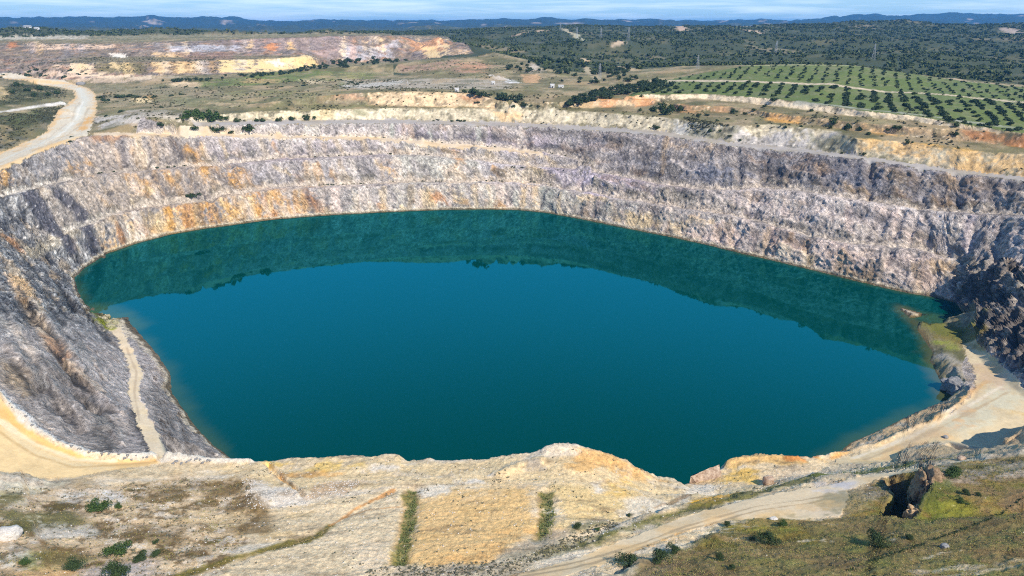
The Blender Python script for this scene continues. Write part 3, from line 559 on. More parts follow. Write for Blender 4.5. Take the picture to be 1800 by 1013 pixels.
ph([(0,86),(200,88),(200,100),(0,102)],(.25,.2,.14),.5,-.1); ph([(0,72),(800,62),(790,60),(0,62)],(.30,.27,.18),.6,-.2); ph([(196,94),(218,95),(218,101),(198,101)],(.8,.75,.66),.95,-.9)
for lo_,up_,x0_,x1_,n_ in ((H0,H1,100,560,24),(H2,H3,0,560,22),(H0,H3,600,820,16)):
    lx_,ly_=proj(lo_); ux_,uy_=proj(up_)
    for _ in range(n_):
        q=rs.uniform(x0_,x1_); s_=rs.uniform(-6,10); yu=np.interp(q,ux_,uy_)+1; yl=np.interp(q+s_,lx_,ly_)-1
        paint([(q,yu),(q+s_,yu+(yl-yu)*rs.uniform(.6,1))],[(.70,.55,.36),(.62,.46,.28),(.44,.24,.13),(.30,.28,.28),(.20,.16,.12),(.62,.55,.46)][rs.integers(6)],rs.uniform(.2,.6),e=4,nz=1.2,line=rs.uniform(1.5,5),only=(3,))
modul(hp,.35*fine+.25*cn[3]+.4*fbm(x,y,z*.12,o=3,s=10,off=4.))
# plateau patches
def pl(l,c,k=.8,t=None,e=6): paint(l,c,k,e=e,nz=.9,thr=t)
pl([(440,130),(560,124),(660,128),(600,142),(440,146)],GRASS,.75,-.2,8); pl([(340,142),(480,135),(470,150),(350,152)],GRASS,.7,-.2); pl([(610,130),(690,128),(640,140),(600,150)],GRASS,.6,-.1)
pl([(290,142),(350,144),(345,152),(300,152)],(.62,.48,.33),.8,-.3); pl([(430,138),(490,140),(480,146),(430,146)],(.5,.35,.2),.7,-.3); pl([(530,140),(570,140),(570,146),(535,147)],(.56,.46,.32),.7); pl([(570,128),(640,132),(600,142),(560,138)],(.5,.38,.22),.4,-.1)
pl([(600,140),(760,138),(900,140),(900,158),(620,158)],(.40,.35,.29),.75,-.3); pl([(600,152),(700,142),(720,144),(640,156)],(.5,.48,.44),.6); pl([(860,132),(895,146),(918,146),(880,135)],(.72,.69,.66),.95,e=3); pl([(918,131),(948,131),(950,146),(920,146)],(.50,.33,.2),.9,-.7,3); pl([(930,112),(945,110),(950,128),(930,130)],(.52,.45,.38),.7)
pl([(700,115),(800,106),(880,115),(830,128),(700,126)],(.40,.27,.2),.8,-.2); pl([(800,110),(860,115),(850,128),(815,125)],(.42,.25,.16),.7,-.2); pl([(620,118),(700,120),(690,132),(610,130)],(.36,.30,.18),.5,-.1)
pl([(160,150),(300,152),(420,165),(300,190),(190,180)],(.30,.26,.18),.5,-.2); pl([(236,172),(268,173),(266,181),(240,181)],(.66,.53,.33),.9,-.6,3); pl([(250,168),(272,168),(276,176),(262,176)],(.4,.26,.12),.7,-.5,3)
pl([(380,165),(560,170),(640,160),(600,158),(420,160)],(.27,.25,.12),.6,-.1); pl([(260,175),(640,182),(640,192),(360,190)],(.21,.21,.11),.6,-.1)
pl([(355,178),(490,180),(490,186),(360,184)],(.52,.40,.27),.6,-.1); pl([(215,196),(330,202),(330,216),(240,205)],(.40,.36,.32),.6,-.2); pl([(60,128),(260,134),(280,142),(120,142)],(.58,.46,.36),.7,-.2); pl([(150,132),(300,134),(340,137),(200,137)],(.6,.5,.38),.6,-.2)
pl([(1,152),(18,160),(28,172),(14,178),(0,176)],(.66,.50,.30),.95,-.9,3); pl([(20,148),(80,150),(118,168),(40,182),(0,186)],(.075,.085,.04),.85,-.5); pl([(0,205),(100,190),(116,190),(92,215),(45,244),(0,262)],(.075,.08,.04),.92,-.8); pl([(0,235),(70,225),(60,240),(0,262)],(.16,.16,.15),.6,-.1); pl([(10,205),(60,198),(50,208),(15,214)],GRASS,.6,-.2)
paint([(0,197),(60,188),(112,180)],(.62,.58,.52),.95,e=1.5,nz=.3,line=3.2)
paint([(600,158),(700,147),(800,143),(900,143)],(.48,.44,.38),.6,e=2,line=2.5); paint([(220,196),(300,205),(345,216)],(.5,.44,.36),.7,e=2,line=2.5)
pm_=((CLS==0)&(rr_>320)).astype(float)*(1-up_m); modul(pm_,.30*cn[3]+.22*fine+.2*cn[2]); mixc(pm_*sst(.15,.4,fbm(x,y,o=4,s=38,off=131.))*.55,(.10,.105,.055)); mixc(pm_*sst(.22,.45,fbm(x,y,o=5,s=55,off=141.))*.6,(.44,.33,.21))
# orchard field and its tracks
og=(CLS==4).astype(float); mixc(og,(.125,.160,.044)); mixc(og*sst(.0,.4,cn[0])*.6,(.17,.178,.085)); mixc(og*sst(.1,.4,cn[3])*.4,(.20,.19,.10)); mixc(og*sst(.25,.5,cn[1])*.35,(.27,.25,.12))
paint([(1180,142),(1290,143),(1400,147),(1500,155),(1600,163),(1700,171),(1810,181)],(.56,.45,.32),.95,e=1.5,nz=.4,line=5.0); paint([(1400,180),(1518,192),(1607,201),(1696,214),(1800,227)],(.36,.36,.30),.8,e=2,nz=.5,line=3.)
paint([(1317,115),(1400,113.5),(1500,115)],(.42,.40,.22),.7,e=3,line=5); paint([(1583,127),(1640,132),(1700,143),(1800,152)],(.46,.36,.25),.8,e=3,nz=.7,line=6)
# woodland floor, clearings and tracks
wd=((CLS==5)|(CLS==6)).astype(float); mixc(wd,(.070,.080,.040)); mixc(wd*sst(.1,.45,fbm(x,y,o=4,s=130,off=88.))*.7,(.145,.135,.072)); mixc(wd*sst(.31,.5,fbm(x,y,o=4,s=210,off=93.))*.55,(.30,.24,.15))
for l,w,c in (([(1020,98),(1060,110),(1090,117),(1120,124)],6,(.5,.38,.24)),([(905,64),(950,58),(985,54)],10,(.40,.30,.20)),([(990,50),(1010,62),(1030,72)],9,(.42,.36,.24)),([(1080,86),(1095,84)],9,(.52,.40,.28)),([(1160,44),(1200,52),(1215,54)],14,(.5,.36,.26)),([(1310,56),(1350,62),(1400,65)],12,(.48,.36,.26)),([(1290,44),(1310,46)],40,(.5,.42,.28)),([(1270,96),(1330,100)],5,(.4,.36,.26)),([(1770,52),(1790,58)],20,(.4,.32,.26)),([(1015,62),(1022,72),(1032,78)],8,(.4,.38,.26)),([(1030,118),(1050,140)],5,(.4,.33,.22)),([(1130,146),(1160,140)],6,(.4,.33,.22))):
    paint(l,c,.85,e=w*.5,nz=.7,line=w)
hl=(CLS==6).astype(float)*sst(4500,6500,rr_); mixc(hl*.9,(.045,.062,.045)); mixc(hl*sst(.42,.6,fbm(x,y,o=4,s=420,off=97.))*.8,(.45,.36,.28))
# near ground: pale bedded slabs, scrub soil, grass
nb=((rr_<330)&(CLS==0)&(y<260)).astype(float); 
bed=fbm(x*.2+y*.06,y*.9-x*.12,z*.4,o=5,s=3.2,off=33.); bed2=fbm(x*.25,y-x*.15,o=4,s=9,off=35.)
mixc(nb,(.60,.52,.40)); mixc(nb*sst(0,.4,bed2)*.6,(.62,.60,.57)); mixc(nb*sst(.1,.45,cn[2])*.45,(.58,.45,.27)); 
def pg(l,c,k=.85,t=None,e=2.5,n=2,nz=.9): paint(l,c,k,e=e,nz=nz,thr=t,n=n)
pg([(380,820),(700,810),(1000,800),(1120,835),(1200,860),(1200,890),(1060,905),(960,850),(720,850),(480,870)],(.66,.56,.40),.8); pg([(470,815),(640,812),(650,825),(500,832)],(.72,.56,.28),.85,-.3,1.5); pg([(480,828),(600,832),(560,842),(500,840)],(.60,.38,.18),.7,-.2,1.5); pg([(600,822),(660,818),(700,822),(640,830)],(.74,.72,.70),.7,-.2,1.5)
pg([(735,860),(940,850),(950,930),(860,985),(700,995),(715,930)],(.76,.565,.33),.85,None,2); pg([(740,855),(920,845),(900,870),(740,880)],(.62,.52,.38),.7,-.2); pg([(975,860),(1110,870),(1140,890),(1060,920),(985,945)],(.66,.54,.34),.8); pg([(900,930),(985,935),(860,985),(760,990)],(.62,.42,.24),.6,0)
pg([(560,880),(710,860),(700,985),(600,1013),(380,1013),(420,985),(560,935)],(.62,.545,.43),.85); pg([(600,880),(700,855),(700,900),(600,930)],(.66,.58,.45),.7,-.1); pg([(630,960),(690,940),(690,1000),(640,1005)],(.68,.6,.5),.6,-.1)
pg([(960,800),(1030,795),(1110,820),(1160,845),(1100,838),(1000,825)],(.58,.40,.22),.8,-.2,2); pg([(920,812),(950,812),(958,825),(925,826)],(.30,.29,.28),.8,-.6,1.5); pg([(800,845),(860,838),(850,850),(810,852)],(.76,.73,.70),.8,-.4,1.5); pg([(735,858),(800,852),(790,868),(740,872)],(.76,.74,.70),.8,-.3,1.5)
pg([(1090,880),(1150,875),(1200,885),(1150,905),(1095,908)],(.78,.73,.65),.9,-.4,1.5); pg([(1040,848),(1060,845),(1070,860),(1050,864)],(.8,.78,.76),.8,-.4,1.2); pg([(1050,850),(1100,845),(1120,865),(1080,870)],(.62,.45,.2),.6,-.1)
pg([(1215,865),(1300,860),(1420,845),(1340,870),(1240,888),(1205,890)],(.70,.58,.38),.85); pg([(1205,885),(1280,868),(1330,865),(1270,885),(1215,898)],(.64,.40,.10),.85,-.3,1.2); pg([(1265,808),(1440,803),(1480,808),(1400,818),(1270,825)],(.60,.44,.24),.8,-.3,1.5); pg([(1390,800),(1440,803),(1430,812),(1380,808)],(.48,.24,.12),.8,-.4,1.2); pg([(1270,828),(1330,828),(1330,848),(1275,850)],(.64,.47,.20),.8,-.2,1.5); pg([(1350,825),(1440,820),(1420,840),(1360,845)],(.54,.47,.38),.8,-.4,1.5)
pg([(1215,850),(1260,855),(1250,868),(1205,870)],(.80,.76,.70),.8,-.5,1.2)
pg([(430,852),(530,862),(545,885),(440,898)],(.60,.58,.56),.85,-.6,1.5); pg([(560,850),(640,845),(600,870),(530,880)],(.46,.36,.28),.7,-.1,1.5); pg([(690,832),(800,835),(700,848),(600,845)],(.46,.44,.42),.5,-.1)
# scrubby left and right parts
pg([(-60,850),(140,855),(330,835),(440,850),(450,900),(420,960),(330,1040),(-60,1060)],(.56,.46,.35),.7)
GL_=hits([(-80,850),(140,858),(330,838),(445,848),(470,905),(440,960),(340,1060),(-80,1080)]); i_=near_idx(x,y,GL_,2); wl=np.zeros(len(x)); wl[i_]=sst(-1.5,3,np.where(pip(x[i_],y[i_],GL_),1,-1)*pdist(x[i_],y[i_],GL_,True))
sc1=fbm(x,y,o=6,s=7.5,off=151.,g=.62); mixc(wl*sst(-.02,.14,sc1)*.8,(.175,.125,.07)); mixc(wl*sst(.22,.36,sc1)*.7,(.13,.115,.05)); mixc(wl*sst(.12,.3,fbm(x,y,o=5,s=5,off=161.,g=.6))*.6,(.66,.63,.60))

for l,c,k,t in (([(-20,870),(30,868),(40,885),(-20,890)],OLIVE,.85,-.4),([(-20,895),(120,900),(150,920),(60,935),(-20,935)],OLIVE,.9,-.5),([(20,985),(70,965),(150,975),(110,1005),(40,1000)],GRASS,.75,-.3),([(60,940),(150,945),(170,975),(90,985)],BROWN,.7,-.2),([(340,845),(430,840),(435,870),(360,875)],BROWN,.9,-.4),([(240,855),(330,850),(330,880),(260,880)],BROWN,.7,-.1),([(220,920),(330,925),(320,960),(240,950)],BROWN,.7,-.1),([(400,880),(460,890),(470,935),(420,940)],BROWN,.7,-.2),([(80,835),(200,835),(190,860),(90,850)],BROWN,.5,-.1),([(170,860),(220,855),(210,880),(175,878)],(.66,.66,.68),.8,-.3),([(110,868),(160,862),(150,880),(115,882)],(.66,.65,.64),.7,-.2),([(70,930),(170,925),(170,945),(80,950)],(.55,.54,.52),.8,-.2),([(0,1000),(150,1005),(120,1020),(0,1020)],(.62,.46,.3),.9,-.6),([(150,1005),(260,985),(260,1020),(160,1020)],(.45,.42,.42),.8,-.4),([(0,960),(40,965),(30,1000),(0,1000)],(.58,.57,.55),.7,-.2),([(0,835),(100,848),(60,870),(0,860)],(.46,.46,.40),.7,-.2),([(290,900),(420,905),(400,925),(300,925)],(.62,.52,.38),.7,-.2)):
    pg(l,c,k,t,2,1)
GR_poly=[(1095,1030),(1129,996),(1204,964),(1249,941),(1268,929),(1310,915),(1400,915),(1480,911),(1500,870),(1560,850),(1610,822),(1700,812),(1800,800),(1900,790),(1950,1080),(1090,1080)]
pg(GR_poly,(.33,.25,.11),.95,None,1.5,nz=.5); pg(GR_poly,(.18,.18,.07),.7,.0,2,3); pg(GR_poly,(.25,.265,.085),.7,.1,2,1); pg(GR_poly,(.19,.13,.07),.55,.08,2,2); pg(GR_poly,(.26,.18,.11),.5,.2,2,0)
pg([(1640,850),(1700,830),(1850,830),(1850,900),(1720,900)],(.30,.22,.15),.7,-.3); pg([(1640,815),(1800,812),(1800,840),(1660,845)],(.44,.40,.36),.7,-.1); pg([(1490,870),(1560,860),(1570,900),(1500,905)],(.34,.32,.28),.8,-.2); pg([(1270,945),(1330,945),(1340,970),(1290,975)],(.45,.34,.18),.7,.0); pg([(1500,880),(1550,890),(1530,915),(1490,905)],GRASS,.6,0)
pg([(1600,870),(1700,870),(1690,900),(1600,930)],GRASS,.7,-.1); pg([(1100,990),(1180,970),(1160,1013),(1100,1013)],(.33,.27,.18),.6,0.); pg([(1600,1005),(1700,990),(1810,980),(1810,986),(1700,998),(1610,1013)],(.5,.43,.33),.8,-.3,.8); paint([(1660,1013),(1740,1000),(1810,990)],(.5,.43,.33),.7,e=.6,line=.5)
# vegetated drains, banks and cracks
for l,w in (([(697,992),(710,950),(720,900),(724,862)],1.7),([(952,945),(960,900),(960,866)],1.9)):
    paint([(a-9,b) for a,b in l],(.56,.42,.26),.8,e=.8,line=1.0); paint(l,(.19,.19,.08),.8,e=1.0,nz=1.3,line=w*.85)
for l,w,c,k in (([(330,1010),(400,985),(480,962),(560,940),(580,922)],1.6,(.20,.18,.07),.95),([(580,922),(620,895),(690,860)],.7,(.46,.27,.14),.8),([(600,908),(650,895),(700,890)],.6,(.46,.28,.15),.7),([(850,1000),(960,970),(1060,945),(1150,915),(1260,885),(1350,862),(1440,838)],2.6,(.18,.185,.085),.9),([(1440,838),(1540,826),(1620,812),(1720,800),(1760,795)],2.6,(.15,.19,.06),.9),([(700,1010),(850,1000),(980,940),(1060,915)],2.2,(.40,.37,.33),.7),([(1010,930),(1060,920)],2.0,(.15,.17,.09),.5),([(1150,893),(1200,876),(1230,870)],.8,(.3,.2,.12),.6),([(1760,800),(1800,785)],2.5,(.5,.42,.33),.8)):
    paint(l,c,k,e=w*.6,nz=.8,line=w)
pg([(650,1000),(900,985),(1010,938),(1080,915),(1090,925),(1000,965),(880,1013),(640,1013)],(.46,.42,.36),.75,-.2,1.5,1)
n05=fbm(x,y,z,o=3,s=.7,off=55.); modul(nb,.28*bed+.22*fine+.18*n1+.1*n4+.16*n05); mixc(nb*sst(.42,.6,np.abs(bed2)*-1+.55-.4*np.abs(n4))*.0,(.2,.15,.1)); mixc(nb*sst(.38,.6,-bed-.3*fine)*.35,(.28,.22,.16)); mixc(nb*sst(.5,.75,bed+.3*n1)*.4,(.8,.77,.72))
mixc(nb*sst(.55,.75,n4+.4*n1)*.5,(.20,.18,.10))
# roads
for c_,col,edge in ((10,(.56,.50,.40),(.60,.43,.25)),(11,(.37,.345,.32),(.36,.32,.26)),(12,(.56,.47,.36),(.52,.40,.26)),(13,(.60,.50,.37),(.62,.50,.34)),(14,(.66,.50,.30),(.66,.46,.24)),(15,(.58,.48,.33),(.62,.45,.24)),(16,(.78,.62,.43),(.74,.52,.30))):
    m=(CLS==c_).astype(float); mixc(m,col); mixc(m*sst(.0,.35,cn[1])*.7,edge); modul(m,.10*fine+.12*cn[2]+.06*n1)
for e_ in (hrL,hrR): paint([q[:2] for q in e_[1:-1]],(.58,.40,.22),.75,e=2,nz=.9,line=3.0,only=(10,))
paint(cut(b3,-50,150),(.58,.42,.24),.7,e=2,nz=.9,line=4,world=True,only=(10,))
paint([(0,284),(50,262),(110,232),(138,205),(150,175),(138,156)],(.56,.56,.50),.75,e=3,nz=.8,line=3.5,only=(10,)); pl([(150,205),(162,205),(150,230),(140,232)],(.56,.34,.15),.8,-.4,3)
for l in ([(160,240),(220,238),(200,246),(165,247)],): pl(l,(.45,.28,.18),.8,-.4,3)
paint([(20,760),(60,795),(110,815),(180,822)],(.60,.50,.34),.7,e=2,line=1.5); paint([(0,720),(40,752),(80,782),(130,803)],(.62,.40,.18),.7,e=1.5,line=1.3)
pg([(1640,745),(1780,660),(1800,700),(1690,765)],(.52,.49,.38),.75,-.5,3); pg([(1720,640),(1760,660),(1770,690),(1720,670)],(.55,.40,.30),.6,-.2); paint([(1462,806),(1530,778),(1600,752),(1690,705),(1735,670)],(.60,.36,.16),.75,e=.9,nz=.6,line=.8); pg([(1490,812),(1570,790),(1580,805),(1500,815)],(.66,.50,.30),.7,-.4); pg([(1580,775),(1700,735),(1680,765),(1590,785)],(.62,.44,.28),.6,-.2)
pg([(1640,690),(1700,680),(1690,710),(1600,755),(1480,795),(1470,790),(1560,750)],(.58,.43,.27),.9,-.5,2); pg([(1640,620),(1700,640),(1690,690),(1660,680)],(.40,.37,.33),.7,-.2)
pg([(1420,905),(1480,870),(1490,905),(1440,912)],(.68,.54,.40),.6,-.3); pg([(1440,850),(1500,850),(1480,868),(1430,865)],(.50,.48,.50),.7,-.3)
for l,c,w in (([(60,262),(112,232),(136,205),(146,178)],(.66,.62,.54),.7),([(40,276),(100,248),(140,222),(156,190)],(.44,.38,.29),.7),([(20,278),(90,240),(128,208),(140,180)],(.46,.40,.32),.6),([(1500,805),(1600,768),(1700,715),(1760,680)],(.66,.58,.46),.7),([(1520,808),(1610,772),(1710,722),(1770,690)],(.42,.33,.22),.6),([(870,1018),(1000,992),(1120,958),(1210,924),(1330,890),(1470,868)],(.42,.32,.21),.35),([(880,1022),(1010,998),(1125,964),(1215,929),(1340,896),(1475,874)],(.42,.32,.21),.35),([(0,760),(60,800),(130,822),(200,818),(270,812)],(.5,.36,.2),.5),([(0,740),(60,780),(130,808),(200,812)],(.74,.62,.44),.6),([(245,740),(236,690),(240,655),(222,610)],(.46,.37,.27),.35)):
    paint(l,c,.85,e=w*.8,nz=.8,line=w*1.15)
pg([(1425,912),(1450,880),(1478,862),(1510,855),(1510,915)],(.37,.31,.20),.85,-.05,2.5,1,1.3); pg([(1280,922),(1400,905),(1480,905),(1480,918),(1300,925)],(.33,.27,.15),.7,.05,1.5,1,1.2); pg([(1100,960),(1300,900),(1470,880),(1470,890),(1300,912),(1110,972)],(.74,.50,.27),.45,.1,2,2)
# white broken stone of the berms
for l,w in (([(-60,664),(0,690),(30,723),(60,756),(100,780),(150,797),(200,803),(268,805)],1.15),([(292,808),(340,809),(400,811),(450,812)],1.5)):
    paint(l,(.60,.60,.585),.9,e=.8,nz=.5,line=w)
pg([(1562,815),(1600,790),(1680,781),(1742,788),(1764,784),(1790,768),(1810,790),(1700,806),(1620,815)],(.43,.37,.28),.92,-.9,1.5)
pg([(1764,783),(1770,762),(1810,742),(1830,770),(1790,790)],(.54,.42,.28),.9,-.7,1.5)
pg([(1600,785),(1680,740),(1790,690),(1760,650),(1700,620),(1690,680),(1600,750)],(.44,.35,.25),.6,.08,2.5,1,1.3); pg([(1500,812),(1600,775),(1700,720),(1690,750),(1580,800)],(.60,.40,.23),.5,.05,2,2,1.3)
# marsh and shallows
pg([(1610,552),(1650,560),(1700,575),(1720,598),(1660,600),(1630,575)],(.17,.17,.055),.95,-.6,4); pg([(1583,540),(1620,548),(1670,560),(1640,566),(1610,560)],(.34,.22,.10),.9,-.6,3); pg([(1640,590),(1720,590),(1740,612),(1680,605)],(.25,.19,.08),.7,-.2,3); pg([(1640,600),(1672,600),(1690,618),(1660,612)],(.27,.29,.08),.8,-.2,2); pg([(1635,635),(1660,640),(1680,670),(1680,695),(1650,665)],(.27,.22,.09),.8,-.3,3)
pg([(165,548),(200,544),(212,555),(205,578),(185,578),(170,565)],(.26,.27,.035),.95,-.7,2); pg([(195,544),(222,545),(220,556),(198,556)],(.5,.37,.24),.9,-.6,1.5)
for pts,h_ in LEFTCR:  # left wall relief: shade painted along the grooves, paler colour along the ribs
    paint(pts,(.06,.06,.062) if h_<0 else (.40,.385,.36),.75 if h_<0 else .5,e=1.2,nz=.9,line=.9,only=ON)
wet=(z<3.2)&(z>-2)&((inpit>.5)|(z<.5))&(cl<.5); zz_=z+.5*n4; mixc(wet*.8*sst(.7,1.2,zz_)*(1-sst(1.5,2.6,zz_)),(.60,.52,.40)); mixc(wet*.8*(1-sst(.7,1.3,zz_)),(.15,.115,.06))
lumi=(C@np.array([.3,.55,.15],np.float32))[:,None]
gs=np.full(len(x),1.22,np.float32); gc=np.full(len(x),1.12,np.float32); pv0=np.full(len(x),.26,np.float32)
gs[inpit>0]=1.22; gc[inpit>0]=1.15; gc[leftw>.3]=1.35; gs[CLS==3]=1.4; gc[CLS==3]=1.6; m_=(nb>0); gs[m_]=1.3; gc[m_]=1.25; gs[CLS==4]=1.0; gc[CLS==4]=1.0; gs[np.isin(CLS,(5,6))]=1.1; pv0[m_]=.42; pv0[inpit>0]=.34; pv0[np.isin(CLS,(4,5,6))]=.12; gs[up_m>.3]=1.06; gc[up_m>.3]=1.25
C[:]=lumi+(C-lumi)*gs[:,None]; C[:]=np.maximum(C,.008); C[:]=np.where(m_[:,None],C*A([1.04,.955,.83]),C); l2=np.maximum((C@np.array([.3,.55,.15],np.float32)),.01); C[:]*=((l2/pv0)**(gc-1))[:,None]
C[:]*=np.minimum(1,.80/np.maximum(C.max(1),1e-3))[:,None]; C[:]=np.maximum(C,.012)
print('colour',time.time()-T0)
# ------------------------------------------------------------------ scene, materials
scn=bpy.context.scene; COL=scn.collection
def tag(o,label=None,cat=None,group=None,kind=None):
    if label: o['label']=label
    if cat: o['category']=cat
    if group: o['group']=group
    if kind: o['kind']=kind
    return o
def newmat(name):
    m=bpy.data.materials.new(name); m.use_nodes=True; nt=m.node_tree; b=nt.nodes['Principled BSDF']
    return m,nt,b
def N(nt,t,**k):
    n=nt.nodes.new(t)
    for a,v in k.items():
        if a in n.inputs: n.inputs[a].default_value=v
        else: setattr(n,a,v)
    return n
def ground_mat(name,rough=.95,var=.35,scale=.6,bump=.5,bdist=.25,strata=False):
    m,nt,b=newmat(name); ln=nt.links
    at_=N(nt,'ShaderNodeAttribute',attribute_name='Col'); geo=N(nt,'ShaderNodeNewGeometry')
    n1=N(nt,'ShaderNodeTexNoise',Scale=scale,Detail=6.,Roughness=.65); n2=N(nt,'ShaderNodeTexNoise',Scale=scale*4.3,Detail=4.,Roughness=.6)
    ln.new(geo.outputs['Position'],n1.inputs['Vector']); ln.new(geo.outputs['Position'],n2.inputs['Vector'])
    ad=N(nt,'ShaderNodeMath',operation='ADD'); ln.new(n1.outputs['Fac'],ad.inputs[0]); ln.new(n2.outputs['Fac'],ad.inputs[1])
    mr=N(nt,'ShaderNodeMapRange'); mr.inputs['From Min'].default_value=.7; mr.inputs['From Max'].default_value=1.3
    mr.inputs['To Min'].default_value=1-var; mr.inputs['To Max'].default_value=1+var; ln.new(ad.outputs[0],mr.inputs['Value'])
    mx=N(nt,'ShaderNodeMix',data_type='RGBA',blend_type='MULTIPLY'); mx.inputs['Factor'].default_value=1.
    ln.new(at_.outputs['Color'],mx.inputs[6]); ln.new(mr.outputs['Result'],mx.inputs[7]); ln.new(mx.outputs[2],b.inputs['Base Color'])
    hgt=ad.outputs[0]
    if strata:                                   # beds that dip through the rock, seen as streaks on the faces
        outs=[]
        for v0,(sl,ss) in (((.35,-.62,-.70),(.085,.75)),((.62,-.40,-.67),(.10,.62))):
            v,a,b_=frame(v0); rot=Matrix((v,a,b_)).to_euler()
            m1=N(nt,'ShaderNodeMapping'); m1.inputs['Rotation'].default_value=rot; m2=N(nt,'ShaderNodeMapping'); m2.inputs['Scale'].default_value=(sl,ss,ss)
            wz=N(nt,'ShaderNodeTexNoise',Scale=.06,Detail=2.); ln.new(geo.outputs['Position'],wz.inputs['Vector']); wv=N(nt,'ShaderNodeVectorMath',operation='MULTIPLY_ADD'); wv.inputs[1].default_value=(14,14,14); ln.new(wz.outputs['Color'],wv.inputs[0]); ln.new(geo.outputs['Position'],wv.inputs[2])
            ln.new(wv.outputs[0],m1.inputs['Vector']); ln.new(m1.outputs[0],m2.inputs['Vector']); q=N(nt,'ShaderNodeTexNoise',Scale=1.,Detail=5.,Roughness=.62); ln.new(m2.outputs[0],q.inputs['Vector']); outs.append(q.outputs['Fac'])
        mm=N(nt,'ShaderNodeMix',data_type='FLOAT'); ln.new(at_.outputs['Alpha'],mm.inputs[0]); ln.new(outs[1],mm.inputs[2]); ln.new(outs[0],mm.inputs[3])
        sr=N(nt,'ShaderNodeMapRange'); sr.inputs['From Min'].default_value=.36; sr.inputs['From Max'].default_value=.62; sr.inputs['To Min'].default_value=.26; sr.inputs['To Max'].default_value=1.5; ln.new(mm.outputs[0],sr.inputs['Value'])
        m3=N(nt,'ShaderNodeMix',data_type='RGBA',blend_type='MULTIPLY'); fs=N(nt,'ShaderNodeMapRange'); fs.inputs['To Min'].default_value=.5; fs.inputs['To Max'].default_value=1.; ln.new(at_.outputs['Alpha'],fs.inputs['Value']); ln.new(fs.outputs[0],m3.inputs['Factor']); ln.new(mx.outputs[2],m3.inputs[6]); ln.new(sr.outputs[0],m3.inputs[7]); ln.new(m3.outputs[2],b.inputs['Base Color'])
        a2=N(nt,'ShaderNodeMath',operation='MULTIPLY_ADD'); a2.inputs[1].default_value=1.6; ln.new(mm.outputs[0],a2.inputs[0]); ln.new(ad.outputs[0],a2.inputs[2]); hgt=a2.outputs[0]
    bp=N(nt,'ShaderNodeBump',Strength=bump,Distance=bdist); ln.new(hgt,bp.inputs['Height']); ln.new(bp.outputs['Normal'],b.inputs['Normal'])
    b.inputs['Roughness'].default_value=rough; b.inputs['Specular IOR Level'].default_value=.15
    return m
M_rock=ground_mat('rock',.9,.5,.55,1.,.9,True); M_soil=ground_mat('soil',.95,.36,1.0,.8,.3); M_road=ground_mat('road',.95,.14,.8,.3,.12); M_hill=ground_mat('hill',1.,.35,.02,.3,4.); M_field=ground_mat('field',1.,.3,.25,.4,.4)
def mesh_np(name,V,Fq,mat=None,smooth=True,col=None,alpha=None):
    me=bpy.data.meshes.new(name); n=Fq.shape[1]
    me.vertices.add(len(V)); me.vertices.foreach_set('co',np.ascontiguousarray(V,np.float32).ravel())
    me.loops.add(Fq.size); me.loops.foreach_set('vertex_index',np.ascontiguousarray(Fq,np.int32).ravel())
    me.polygons.add(len(Fq)); me.polygons.foreach_set('loop_start',np.arange(0,Fq.size,n,dtype=np.int32)); me.polygons.foreach_set('loop_total',np.full(len(Fq),n,np.int32))
    if smooth: me.polygons.foreach_set('use_smooth',np.ones(len(Fq),bool))
    if col is not None:
        a=me.color_attributes.new('Col','FLOAT_COLOR','POINT'); a.data.foreach_set('color',np.concatenate([col,np.ones((len(col),1)) if alpha is None else alpha[:,None]],1).astype(np.float32).ravel())
    me.update(calc_edges=True); 
    if mat: me.materials.append(mat)
    return me
def link(name,me,parent=None):
    o=bpy.data.objects.new(name,me); COL.objects.link(o)
    if parent: o.parent=parent
    return o
# ------------------------------------------------------------------ the ground, cut into its kinds of surface
V=np.stack([x,y,z],1)
ii,jj=np.meshgrid(np.arange(NC-1),np.arange(NRW-1),indexing='ij')
q0=(ii*NRW+jj).ravel(); Q=np.stack([q0,q0+NRW,q0+NRW+1,q0+1],1)
fc=CLS[Q[:,0]]
zq=z[Q].max(1); Q=Q[zq>-4.5]; fc=fc[zq>-4.5]
def piece(name,cls,mat):
    q=Q[np.isin(fc,cls)]
    if not len(q): return
    u,inv=np.unique(q,return_inverse=True); inv=inv.reshape(q.shape)
    o=link(name,mesh_np(name,V[u],inv,mat,True,C[u],leftw[u])); tag(o,kind='structure'); return o
piece('ground',(0,),M_soil); piece('rock_slope',(1,),M_rock); piece('spoil_heap',(3,),M_soil); piece('orchard_field',(4,),M_field); piece('woodland_floor',(5,),M_soil); piece('hills',(6,),M_hill)
piece('haul_road',(10,),M_road); piece('bench_road',(11,),M_road); piece('bench_track',(12,),M_road); piece('ramp_road',(13,),M_road); piece('curved_road',(14,),M_road); piece('shore_ramp',(15,),M_road); piece('dirt_track',(16,),M_road)
